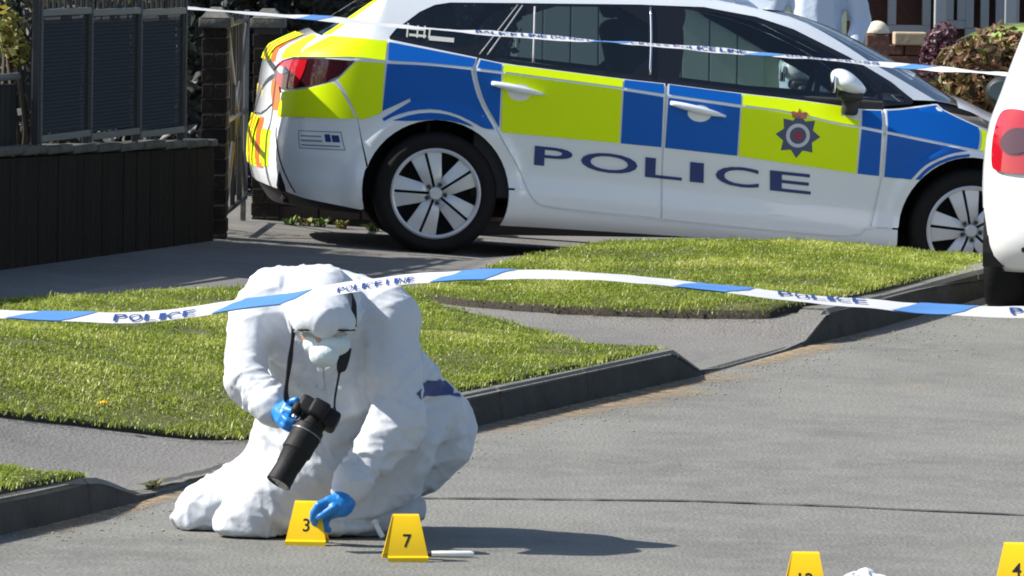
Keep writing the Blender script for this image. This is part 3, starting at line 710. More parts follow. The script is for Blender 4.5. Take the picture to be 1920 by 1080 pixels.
# bumper, tail lights, tailgate ------------------------------------
bmp = [(-.352, .40)]+arc_pts(0, ARCH_R+.004, 166, 196, 4)+[(-.3705, .185), (-.705, .2205), (-.86, .25), (-1.1, .27), (-REAR_ARC-.30, .28), (-REAR_ARC-.30, .60), (-1.25, .605), (-1.10, .63), (-.985, .675), (-.925, .735)]+TR['bumper_seam'][1:]+[(-.5500, .8150), (-.509, .777), (-.424, .661)]
both('rear_bumper', bmp, surf_low, WHITE_P, rnd=0, gap=.0015)
both('bumper_valance', [(-.352, .178), (-.705, .214), (-.86, .243), (-1.1, .262), (-REAR_ARC-.30, .272), (-REAR_ARC-.30, .17), (-1.0, .16), (-.37, .15)], surf_low, BLACK_P, rnd=0, off=-.02)
tl_outer = TR['tail_light']
TLs = both('tail_light', tl_outer, surf_low, SMOKE_L, off=.002, rim=.03)
red = [tl_outer[0], tl_outer[1], tl_outer[2]]+TR['tail_split']+[(-.80, .765), tl_outer[7]]
for p, sgn in zip(TLs, (1, -1)):
    a = panel('red_lens', offset_in(red, .006), surf_low, RED_L, parent=p, off=.006, rim=.004, rnd=1, mirror=sgn < 0)
    panel('clear_lens', [(-1.0, .85), (-.955, .872), (-.90, .858), (-.86, .842), (-.905, .828), (-.955, .832)], surf_low, CLEAR_L, parent=p, off=.010, rim=.004, mirror=sgn < 0)
gate = [(-REAR_ARC-.30, .612), (-1.25, .617), (-1.105, .642), (-.995, .685), (-.94, .742), (-1.02, .80), (-1.03, .845), (-.985, .893), (-.85, .918), (-.63, .931), (-.772, .975), (-.878, 1.038), (-1.02, 1.045), (-1.2, 1.052), (-REAR_ARC-.30, 1.058)]
tg = both('tailgate', gate, surf_low, WHITE_P, rnd=0, gap=.0015)
tgl = both('rear_window', [(-REAR_ARC-.30, 1.062), (-1.2, 1.056), (-1.03, 1.05), (-.895, 1.045), (-.915, 1.125), (-.94, 1.213), (-.96, 1.28), (-1.2, 1.285), (-REAR_ARC-.30, 1.287)], surf_low, GLASS_D, rnd=0, off=-.004, rim=0)
for k, (w0, w1) in enumerate(((-.892, -.915),)):
    both('window_edge_trim', [(-.882, 1.042), (-.897, 1.047), (-.917, 1.126), (-.94, 1.213), (-.955, 1.27), (-.93, 1.27), (-.92, 1.213), (-.899, 1.125)], surf_low, BLACK_G, rnd=0, off=.001, rim=0)
# glass and black window frames -------------------------------------
q, rdg, fdg, qll = TR['qglass'], TR['rdglass'], TR['fdglass'], TR['qlight']
dlo = [(TR['dlo_bottom'][0][0]-.002, TR['dlo_bottom'][0][1])]+TR['dlo_bottom'][1:]+list(TR['bs_front'][1:])+TR['bs_winTop'][:-1]
dlo_in = dlo
holes = [round_poly(p, 1, 100) for p in (q, rdg, fdg, qll)]
both('window_frame', dlo_in, surf_up, BLACK_G, rnd=0, off=-.003, rim=0, holes=holes)
both('quarter_window', holes[0], surf_up, GLASS_D, rnd=0, off=-.004, rim=0)
both('rear_door_window', holes[1], surf_up, GLASS_D, rnd=0, off=-.004, rim=0)
both('front_door_window', holes[2], surf_up, GLASS_T, rnd=0, off=-.004, rim=0)
both('quarter_light', holes[3], surf_up, GLASS_T, rnd=0, off=-.004, rim=0)
def on_surface(name, pts, S, rad, material, off=.004, parent=None, n=6):
    P = resample(pts, .04, closed=False); out = []
    for s, z in P:
        p = Vector(S(s, z)); out.append((p.x, p.y-off, p.z))
    bm = bmesh.new(); bm_tube(bm, out, rad, n); return bm_obj(name, bm, material, parent or CAR, smooth=True)
GREY_S = mat('grey_seal', (.30, .31, .32), .35)
# bright seals and dividers seen on the glass
on_surface('window_seal', [TR['rdpillar'][0], TR['rdpillar'][3]], surf_up, .0035, GREY_S, .002)
on_surface('window_seal', [TR['rdpillar'][1], TR['rdpillar'][2]], surf_up, .0045, GREY_S, .002)
on_surface('window_divider', [(.4419, 1.256), (.4419, .978)], surf_up, .006, GREY_S, .0)
on_surface('pillar_seam', [(1.0385, 1.296), (1.034, 1.15), (1.024, .96)], surf_up, .0065, CHROME, .0)
# roof, windscreen, bonnet, front ------------------------------------
def loft(name, rows, material, parent=None):
    V = []; F = []; n = len(rows[0])
    for r in rows: V += r
    for i in range(len(rows)-1):
        for j in range(n-1): F.append((i*n+j, i*n+j+1, (i+1)*n+j+1, (i+1)*n+j))
    return mesh_obj(name, V, F, material, parent or CAR)
rows = []
edge_s = [(-.96, 1.285), (-.90, roof_edge(-.9))]+top[1:]+[(2.03, 1.322)]
for s, z in edge_s:
    e = Vector(surf_up(s, z)); W = abs(e.y); row = []
    for j in range(17):
        t = -1+2*j/16; crown = .075*(1-abs(t)**2.2); zz = e.z+crown*(1 if s < 1.7 else .8); xx = e.x
        if s > 1.6: xx = e.x+(screen_x(min(e.z, 1.40))-e.x)*(1-abs(t)**4)*sst(1.6, 2.03, s)*.55
        row.append((xx, W*t, zz))
    rows.append(row)
roof = loft('roof', rows, WHITE_P)
# rear spoiler lip
bm = bmesh.new(); e = Vector(surf_up(-.92, 1.28)); bm_box(bm, (e.x-.03, 0, 1.335), (.22, 1.0, .035), .012); bm_obj('spoiler', bm, WHITE_P, CAR, angle=40)
# windscreen: between the pillars, from the near edge round to the centre
se = TR['screen_edge']
ws = [(se[0][0]+.01, se[0][1])]+[(a+.008, b) for a, b in se[1:5]]+[(2.06, 1.318)]
L_ = UP_ARC+1.0
ws_poly = ws+[(2.3, 1.322), (L_, 1.322), (L_, .905), (2.4, .915)]
both('windscreen', ws_poly, surf_up, thin_glass('screen_glass', (.55, .63, .64), ior=6.0), rnd=0, off=-.003, rim=0)
both('scuttle', [(2.17, .925), (2.4, .915), (L_, .905), (L_, .862), (2.3, .868), (2.18, .885)], surf_up, BLACK_P, rnd=0, off=-.01, rim=0)
def wing_top(x):
    pts = [(2.58, .905), (2.6423, .8917), (2.80, .828), (3.02, .765), (3.22, .70), (3.40, .64), (3.56, .60)]
    return spl(pts)(x)
rows = []
for i in range(15):
    x = 2.60+(3.50-2.60)*i/14; row = []
    zed = wing_top(x)
    W = half_width(min(x, 3.3), min(zed, .85))*(_fa(x-2.30+.05)[1]) - .012
    for j in range(17):
        t = -1+2*j/16
        xx = x+(.12 if i > 0 else .13)*(1-t*t)*(.3+.7*i/14 if i else .35)
        row.append((xx, W*t, zed+.004+(.055-.015*i/14)*(1-abs(t)**2.5)))
    rows.append(row)
loft('bonnet', rows, WHITE_P)
fb = [(3.22, .70), (3.20, .58), (3.12, .47), (3.085, .40)]+[(3.07, .34), (3.075, .22), (3.2, .18), (2.30+FRONT_ARC, .18), (2.30+FRONT_ARC, .56), (3.6, .58)]
both('front_bumper', fb, surf_low, WHITE_P, rnd=0, gap=.0015)
both('headlight', [(3.02, .757), (3.225, .695), (3.62, .60), (3.95, .64), (3.75, .70), (3.4, .735)], surf_low, CLEAR_L, rnd=0, off=.003)
both('grille', [(3.75, .30), (2.30+FRONT_ARC, .27), (2.30+FRONT_ARC, .50), (3.85, .48)], surf_low, BLACK_P, rnd=0, off=.004)
# inner shell that closes the body under the panels ------------------
bm = bmesh.new()
bm_box(bm, (1.25, 0, .30), (1.75, 1.60, .24), .03)                       # floor
bm_box(bm, (-.05, 0, .62), (.02, 1.5, .55), .0)                          # bulkheads
bm_box(bm, (-.52, 0, .42), (.52, 1.36, .36), .03)
bm_box(bm, (3.0, 0, .52), (.55, 1.2, .42), .03)
bm_box(bm, (1.35, 0, .215), (4.2, 1.2, .06), .02)
bm_obj('floor_pan', bm, UNDER_M, CAR)
for hx in HUBS:                                                           # wheel housings
    N = 22
    for sd in (-1, 1):
        bm = bmesh.new()
        ro = [bm.verts.new((hx+(ARCH_R+.004)*math.cos(math.pi*(-.06+1.12*i/N)), sd*.872, HUB_Z+(ARCH_R+.004)*math.sin(math.pi*(-.06+1.12*i/N)))) for i in range(N+1)]
        ri = [bm.verts.new((v.co.x, sd*.55, v.co.z)) for v in ro]
        c = bm.verts.new((hx, sd*.55, HUB_Z-.1))
        for i in range(N): bm.faces.new((ro[i], ro[i+1], ri[i+1], ri[i])); bm.faces.new((ri[i], ri[i+1], c))
        bm_obj('wheel_housing', bm, UNDER_M, CAR, smooth=True)
for m_ in (-1, 1):                                                        # door inner skins
    bm = bmesh.new(); bm_box(bm, (1.2, m_*.79, .60), (2.05, .05, .62), .01); bm_obj('door_lining', bm, TRIM_M, CAR)
# interior -----------------------------------------------------------
def seat(x, y, w, name='seat', back=.62, tilt=16):
    bm = bmesh.new(); bm_box(bm, (x, y, .50), (.50, w, .16), .05)
    q_ = Matrix.Rotation(math.radians(-tilt), 3, 'Y').to_quaternion()
    bm_box(bm, (x-.28, y, .60+back/2), (.14, w, back), .05, rot=q_)
    for dy in ((0,) if w < .7 else (-.35, .35)): bm_box(bm, (x-.40, y+dy, .68+back), (.09, .25, .17), .035, rot=q_)
    bm_obj(name, bm, SEAT_M, CAR, angle=50)
seat(1.32, -.37, .50); seat(1.32, .37, .50); seat(.42, 0, 1.25, 'rear_seat', .50, 20)
bm = bmesh.new(); bm_box(bm, (2.28, 0, .80), (.55, 1.40, .18), .06); bm_box(bm, (1.75, 0, .52), (.8, .2, .3), .04); bm_obj('dashboard', bm, TRIM_M, CAR, angle=50)
bm = bmesh.new(); ring = [(1.90+.06*math.cos(a)*.5+.0, -.37+.185*math.sin(a), .84+.185*math.cos(a)) for a in [2*math.pi*i/24 for i in range(25)]]
bm_tube(bm, ring, .016, 8, cap=False); bm_obj('steering_wheel', bm, BLACK_P, CAR, smooth=True)
# equipment cage behind the rear seat
bm = bmesh.new()
for i in range(9): bm_tube(bm, [(.02, -.6+.15*i, .85), (.02, -.6+.15*i, 1.30)], .005, 6)
for z in (.88, 1.02, 1.16, 1.29): bm_tube(bm, [(.02, -.62, z), (.02, .62, z)], .005, 6)
bm_obj('load_guard', bm, BLACK_P, CAR, smooth=True)
bm = bmesh.new(); bm_box(bm, (-.35, 0, .80), (.55, 1.1, .42), .05); bm_obj('load_cover', bm, TRIM_M, CAR)
# livery: vinyl panels ------------------------------------------------
def vinyl(key, material, parent, S=surf_low, off=.0034):
    if key in ('v_blue_q_low', 'v_blu_fe_low', 'v_blue_rd_low'): off = .0048
    panel('chequer' if material in (BLUE_V, YELL_V) else 'decal', round_poly(TR[key], 1, 42), S, material, parent=parent, off=off, rim=0, rnd=0, step=.018)
RD, FD, BS = rear_doors[0], front_doors[0], body_side[0]
for k in ('v_blue_rd_up', 'v_blue_rd_low', 'v_blu_rd_up', 'v_blu_rd_low'): vinyl(k, BLUE_V, RD)
for k in ('v_yel_rd_up', 'v_yel_rd_low'): vinyl(k, YELL_V, RD)
for k in ('v_blu_fd_up', 'v_blu_fd_low', 'v_blu_fd2_up', 'v_blu_fd2_low'): vinyl(k, BLUE_V, FD)
for k in ('v_yel_fd_up', 'v_yel_fd_low'): vinyl(k, YELL_V, FD)
for k in ('v_blue_q_up', 'v_blue_q_low', 'v_blue_q_arch'): vinyl(k, BLUE_V, BS)
for k in ('v_blu_fe_up', 'v_blu_fe_low', 'v_blu_fe_arch'): vinyl(k, BLUE_V, CAR)
vinyl('v_yel_fe', YELL_V, CAR)
for k in ('v_rear_yellow_up', 'v_rear_yellow_low'): vinyl(k, YELL_V, BS)
vinyl('v_rear_yellow_bump', YELL_V, CAR)
# yellow strip beside the rear window, rear chevrons
panel('chequer', [(-.868, 1.036), (-.893, 1.125), (-.914, 1.213), (-.93, 1.275), (-.80, 1.275), (-.79, 1.213), (-.80, 1.125), (-.795, 1.045)], surf_low, YELL_V, parent=BS, off=.0016, rim=0, rnd=0)
for i in range(7):
    s0 = -.965-.13*i
    m_ = YELL_V if i % 2 == 0 else ORAN_V
    for mm in (False, True):
        panel('chevron', [(s0+.02, .885), (s0-.11+.02, .885), (s0-.11-.09, 1.03), (s0-.09, 1.03)] if s0 < -1.0 else [(-.80, .928), (-.99, .90), (-1.04, 1.035), (-.90, 1.03)], surf_low, m_, parent=tg[0], off=.0022, rim=0, rnd=0, mirror=mm)
    for mm in (False, True):
        panel('chevron', [(s0+.06, .35), (s0-.07, .35), (s0-.15, .60), (s0-.02, .60)] if i else [(-.955, .36), (-1.08, .36), (-1.09, .545), (-.95, .545)], surf_low, YELL_V if i % 2 == 0 else ORAN_V, parent=CAR, off=.0022, rim=0, rnd=0, mirror=mm)
panel('chevron', [(-.905, .645), (-.985, .645), (-1.06, .74), (-1.065, .80), (-.975, .80), (-.93, .735)], surf_low, ORAN_V, parent=tg[0], off=.0024, rim=0, rnd=0)
panel('chevron', [(-1.10, .36), (-1.20, .36), (-1.21, .56), (-1.10, .55)], surf_low, ORAN_V, parent=CAR, off=.0026, rim=0, rnd=0)
# lettering -----------------------------------------------------------
def text_poly(txt, size=1.0, bold=0.0):
    cu = bpy.data.curves.new('lettering', 'FONT'); cu.body = txt; cu.size = size; cu.offset = bold; cu.resolution_u = 4
    o = bpy.data.objects.new('lettering', cu); col.objects.link(o); dg = bpy.context.evaluated_depsgraph_get(); dg.update()
    me = bpy.data.meshes.new_from_object(o.evaluated_get(dg)); bpy.data.objects.remove(o); bpy.data.curves.remove(cu)
    return me
def letters_on(name, txt, corners, S, material, parent, off=.0045, bold=.02):
    """text mapped into a quad given as (bottom-left, bottom-right, top-right, top-left) in surface coordinates"""
    me = text_poly(txt, 1.0, bold)
    xs = [v.co.x for v in me.vertices]; ys = [v.co.y for v in me.vertices]; x0, x1, y0, y1 = min(xs), max(xs), min(ys), max(ys)
    bm = bmesh.new(); bm.from_mesh(me); bmesh.ops.triangulate(bm, faces=bm.faces); bmesh.ops.subdivide_edges(bm, edges=[e for e in bm.edges if e.calc_length() > .15], cuts=2)
    bl, br, tr, tl = [Vector(c) for c in corners]
    for v in bm.verts:
        u = (v.co.x-x0)/(x1-x0); w = (v.co.y-y0)/(y1-y0)
        p = (bl*(1-u)+br*u)*(1-w)+(tl*(1-u)+tr*u)*w
        q_ = S(p.x, p.y); v.co = Vector((q_[0], q_[1]-off, q_[2]))
    o = bm_obj(name, bm, material, parent); bpy.data.meshes.remove(me); return o
c = TR['police']; tl, bl, tr, br = c[0], c[1], c[2], c[3]
def lerp2(a, b, t): return (a[0]+(b[0]-a[0])*t, a[1]+(b[1]-a[1])*t)
spans = {'P': (0, .137), 'O': (.168, .372), 'L': (.400, .533), 'I': (.562, .612), 'C': (.655, .812), 'E': (.852, 1.0)}
for ch, (a, b) in spans.items():
    letters_on('lettering', ch, (lerp2(bl, br, a), lerp2(bl, br, b), lerp2(tl, tr, b), lerp2(tl, tr, a)), surf_low, NAVY_V, RD if ch in 'PO' else FD if ch in 'ICE' else CAR, bold=.012)
# crest on the front door ---------------------------------------------
cx, cz = TR['crest'][0]
def star(r0, r1, n, rot=0): return [(cx+(r0 if i % 2 == 0 else r1)*math.sin(math.pi*i/n+rot), cz+(r0 if i % 2 == 0 else r1)*math.cos(math.pi*i/n+rot)*1.0) for i in range(2*n)]
CREST_B = mat('crest_blue', (.05, .075, .15), .4); CREST_W = mat('crest_silver', (.55, .57, .62), .4); CREST_R = mat('crest_red', (.26, .02, .05), .4); CREST_C = mat('crest_crown', (.30, .10, .05), .4)
panel('crest', star(.113, .079, 8), surf_low, CREST_B, parent=FD, off=.0050, rim=0, rnd=0)
circ = lambda r, n=24: [(cx+r*math.cos(2*math.pi*i/n), cz+r*math.sin(2*math.pi*i/n)) for i in range(n)]
panel('crest_ring', circ(.060), surf_low, CREST_W, parent=FD, off=.0060, rim=0, rnd=0)
panel('crest_disc', circ(.042), surf_low, CREST_B, parent=FD, off=.0070, rim=0, rnd=0)
panel('crest_rose', [(cx+.028*math.sin(2*math.pi*i/12)*(1 if i % 2 else .7), cz+.028*math.cos(2*math.pi*i/12)*(1 if i % 2 else .7)) for i in range(12)], surf_low, CREST_R, parent=FD, off=.0080, rim=0, rnd=0)
crown = [(cx-.035, cz+.088), (cx+.033, cz+.086), (cx+.043, cz+.112), (cx+.028, cz+.118), (cx+.012, cz+.112), (cx+.006, cz+.118), (cx+.003, cz+.132), (cx-.003, cz+.132), (cx-.006, cz+.118), (cx-.014, cz+.112), (cx-.030, cz+.118), (cx-.044, cz+.113)]
panel('crest_crown', crown, surf_low, CREST_C, parent=FD, off=.0060, rim=0, rnd=0)
# contact sticker on the bumper, sticker on the quarter window
lg = TR['logo_sticker']; STK_F = mat('sticker_outline', (.20, .24, .34), .4)
lx = lambda u, v: lerp2(lerp2(lg[3], lg[2], u), lerp2(lg[0], lg[1], u), v)
def qd(u0, v0, u1, v1): return [lx(u0, v0), lx(u1, v0), lx(u1, v1), lx(u0, v1)]
for r in (qd(0, 0, 1, .05), qd(0, .95, 1, 1), qd(0, .05, .02, .95), qd(.98, .05, 1, .95), qd(.06, .66, .55, .74), qd(.06, .40, .55, .50), qd(.06, .16, .9, .24)):
    panel('sticker_line', r, surf_low, STK_F, parent=CAR, off=.0022, rim=0, rnd=0)
for r in (qd(.62, .42, .74, .84), qd(.77, .42, .93, .80)): panel('sticker_badge', r, surf_low, NAVY_V, parent=CAR, off=.0022, rim=0, rnd=0)
WHITE_S = mat('white_print', (.62, .62, .56), .5)
g0 = TR['bs_winTop']
def qpx(s, z, w, h): return [(s, z), (s+w, z-.02*w), (s+w, z+h-.02*w), (s, z+h)]
panel('window_sticker', qpx(-.085, 1.052, .125, .022), surf_up, WHITE_S, parent=CAR, off=.003, rim=0, rnd=0)
for (ss, hh) in ((-.20, .066), (-.15, .058), (-.115, .058), (-.09, .05)): panel('window_sticker', [(ss, 1.062), (ss+.008, 1.058), (ss+.012, 1.062+hh), (ss+.004, 1.064+hh)], surf_up, WHITE_S, parent=CAR, off=.003, rim=0, rnd=0)
panel('window_sticker', qpx(-.185, 1.066, .085, .012), surf_up, WHITE_S, parent=CAR, off=.003, rim=0, rnd=0)
panel('window_sticker', qpx(-.185, 1.098, .075, .010), surf_up, WHITE_S, parent=CAR, off=.003, rim=0, rnd=0)
# door handles ----------------------------------------------------------
for (key, dpar) in (('handle_r', rear_doors), ('handle_f', front_doors)):
    (s0, z0), (s1, z1) = TR[key]
    for k, dd in enumerate(dpar):
        sg = 1 if k == 0 else -1
        bm = bmesh.new(); pts = []; rad = []
        for i in range(15):
            t = i/14; s = s0+(s1-s0)*t; z = z0+(z1-z0)*t*.75+.006; p = surf_low(s, z)
            bulge = math.sin(math.pi*min(max(t, 0), 1))**.5
            pts.append((p[0], (p[1]-.014-.020*bulge)*sg, z)); rad.append(.008+.011*math.sin(math.pi*min(t*1.05+.04, 1))**.6 if t < .9 else .008)
        bm_tube(bm, pts, rad, 10)
        for v in bm.verts: pass
        h = bm_obj('handle', bm, WHITE_P, dd, smooth=True)
        if k == 0:
            cs, czz = (s0+s1)/2+.01, (z0+z1)/2-.005
            panel('handle_cup', [(cs+.060*math.cos(2*math.pi*i/20), czz+.042*math.sin(2*math.pi*i/20)) for i in range(20)], surf_low, WHITE_P, parent=dd, off=.0035, rim=.004, rnd=0)
# mirrors -----------------------------------------------------------------
for sg in (1, -1):
    mr = empty('door_mirror'); mr.parent = CAR
    mx_, mz_ = 2.005, .955
    bm = bmesh.new(); bmesh.ops.create_uvsphere(bm, u_segments=24, v_segments=14, radius=1.0)
    for v in bm.verts:
        x, y, z = v.co; k = 1-.35*max(0, -z)*max(0, x)
        sx = .094 if x > 0 else .085
        v.co = Vector((mx_+x*sx*(1-.25*z if x > 0 else 1)+.02*max(0, z)*-1, (-.985+y*.11)*sg, mz_+.036+z*.068*(1.0 if z > 0 else .75)-x*.018))
    if sg < 0: bmesh.ops.reverse_faces(bm, faces=bm.faces)
    bm_obj('mirror_cap', bm, WHITE_P, mr, smooth=True)
    bm = bmesh.new(); bm_box(bm, (mx_+.022, -.955*sg, mz_-.025), (.115, .17, .05), .018); bm_box(bm, (mx_+.035, -.895*sg, mz_-.075), (.075, .11, .10), .02); bm_obj('mirror_base', bm, BLACK_P, mr, angle=50)
    bm = bmesh.new(); bm_box(bm, (mx_-.072, -.985*sg, mz_+.028), (.01, .165, .085), .004); bm_obj('mirror_glass', bm, CHROME, mr, angle=50)
# roof rails, light bar, aerial ----------------------------------------------
for sg in (1, -1):
    bm = bmesh.new(); pts = []
    for s, z in [(-.75, roof_edge(-.75)+.02)]+[(a, roof_edge(a)+.055) for a in (-.6, -.3, 0, .4, .8, 1.1, 1.35)]+[(1.5, roof_edge(1.5)+.02)]:
        p = surf_up(s, min(z, 1.40)-.04); pts.append((p[0], (p[1]+.07)*sg, z+.02))
    bm_tube(bm, pts, .014, 8); bm_obj('roof_rail', bm, BLACK_P, CAR, smooth=True)
lb = empty('light_bar', (0, 0, 0)); lb.parent = CAR
bm = bmesh.new(); bm_box(bm, (1.18, 0, 1.475), (.30, 1.10, .022), .008)
for sy in (-.46, .46): bm_box(bm, (1.30, sy, 1.452), (.16, .10, .05), .01)
bm_obj('light_bar_base', bm, BLACK_P, lb, angle=50)
bm = bmesh.new(); bm_box(bm, (1.18, 0, 1.53), (.26, 1.08, .085), .03); bm_obj('light_bar_lens', bm, mat('blue_lens', (.01, .05, .5), .1, coat=1.0), lb, angle=50)
# wheels ---------------------------------------------------------------------
def lathe(bm, prof, n=48, axis_y=True):
    rings = []
    for r, y in prof: rings.append([bm.verts.new((r*math.cos(2*math.pi*j/n), y, r*math.sin(2*math.pi*j/n))) for j in range(n)])
    for a, b in zip(rings, rings[1:]):
        for j in range(n): bm.faces.new((a[j], a[(j+1) % n], b[(j+1) % n], b[j]))
    return rings
def make_wheel(par, R, rim_r, width, spokes=True, name='wheel'):
    """outer face towards -y"""
    w = empty(name); w.parent = par
    bm = bmesh.new(); lathe(bm, [(rim_r-.004, -width/2+.012), (rim_r+.008, -width/2+.0), (rim_r+.035, -width/2-.006), (R-.035, -width/2-.004), (R-.012, -width/2+.018), (R, -width/2+.05), (R, width/2-.05), (R-.012, width/2-.018), (R-.04, width/2), (rim_r, width/2)], 56)
    bmesh.ops.recalc_face_normals(bm, faces=bm.faces); bm_obj('tyre', bm, TYRE_M, w, angle=35)
    bm = bmesh.new(); lathe(bm, [(.001, -.01), (rim_r-.02, -.01), (rim_r-.012, -width/2+.02)], 40); bmesh.ops.recalc_face_normals(bm, faces=bm.faces); bm_obj('brake_back', bm, RIMD_M, w, smooth=True)
    bm = bmesh.new(); lathe(bm, [(rim_r-.020, -width/2+.030), (rim_r-.018, -width/2+.004), (rim_r-.008, -width/2-.002), (rim_r+.001, -width/2+.004), (rim_r+.001, -width/2+.03)], 56); bmesh.ops.recalc_face_normals(bm, faces=bm.faces); bm_obj('rim_ring', bm, ALLOY_M, w, angle=40)
    yo = -width/2+.006
    for i in range(5):
        a = math.radians(90+18+72*i)
        for sgn in (-1, 1):
            bm = bmesh.new(); d = Vector((math.cos(a), 0, math.sin(a))); t = Vector((-math.sin(a), 0, math.cos(a)))
            o0 = t*(sgn*.0065); pr = []
            for (r, y, wi, wo) in ((.030, yo+.010, .0, .024), (.075, yo-.006, .0, .044), (.15, yo-.001, .0, .062), (rim_r-.008, yo+.008, .0, .080)):
                p0 = d*r+o0+t*(sgn*wi); p1 = d*r+o0+t*(sgn*wo); dep = Vector((0, .03, 0))
                y0 = Vector((0, y, 0))
                pr.append([bm.verts.new(p0+y0), bm.verts.new(p1+y0+Vector((0, .008, 0))), bm.verts.new(p1+y0+dep), bm.verts.new(p0+y0+dep)])
            for q0, q1 in zip(pr, pr[1:]):
                for j in range(4): bm.faces.new((q0[j], q0[(j+1) % 4], q1[(j+1) % 4], q1[j]))
            bm.faces.new(pr[0]); bm.faces.new(list(reversed(pr[-1]))); bmesh.ops.recalc_face_normals(bm, faces=bm.faces)
            bmesh.ops.bevel(bm, geom=list(bm.edges), offset=.002, segments=1, affect='EDGES'); bm_obj('spoke', bm, ALLOY_M, w, angle=40)
    bm = bmesh.new(); lathe(bm, [(.001, yo-.012), (.026, yo-.012), (.032, yo-.006), (.034, yo+.02)], 28); bmesh.ops.recalc_face_normals(bm, faces=bm.faces); bm_obj('hub_cap', bm, ALLOY_M, w, angle=40)
    for i in range(5):
        a = math.radians(90+18+72*i+30); bm = bmesh.new(); 
        c_ = (.048*math.cos(a), yo+.012, .048*math.sin(a)); bm_tube(bm, [(c_[0], yo+.0, c_[2]), (c_[0], yo+.02, c_[2])], .010, 8); bm_obj('wheel_nut', bm, RIMD_M, w)
    return w
def copy_tree(o, parent=None):
    c = o.copy(); col.objects.link(c); c.parent = parent
    for ch in o.children: copy_tree(ch, c)
    return c
w0 = make_wheel(CAR, WHEEL_R+.003, .2255, .205); w0.location = (0, -.785, HUB_Z)
for (x, y, rz, ry) in ((2.70, -.785, 0, 3), (0, .785, math.pi, 10), (2.70, .785, math.pi, 40)):
    w = copy_tree(w0, CAR); w.location = (x, y, HUB_Z); w.rotation_euler = (0, math.radians(ry), rz)
# number plate at the back (plain) and exhaust-side trim
bm = bmesh.new(); bm_box(bm, (-.858, 0, .70), (.02, .52, .11), .006); bm_obj('number_plate', bm, PLATE_Y, CAR)
# bumper fold line
on_surface('bumper_fold', [(-.905, .56), (-.86, .45), (-.80, .33), (-.755, .245)], surf_low, .004, mat('fold_shadow_gap', (.02, .02, .02), .8), .0)
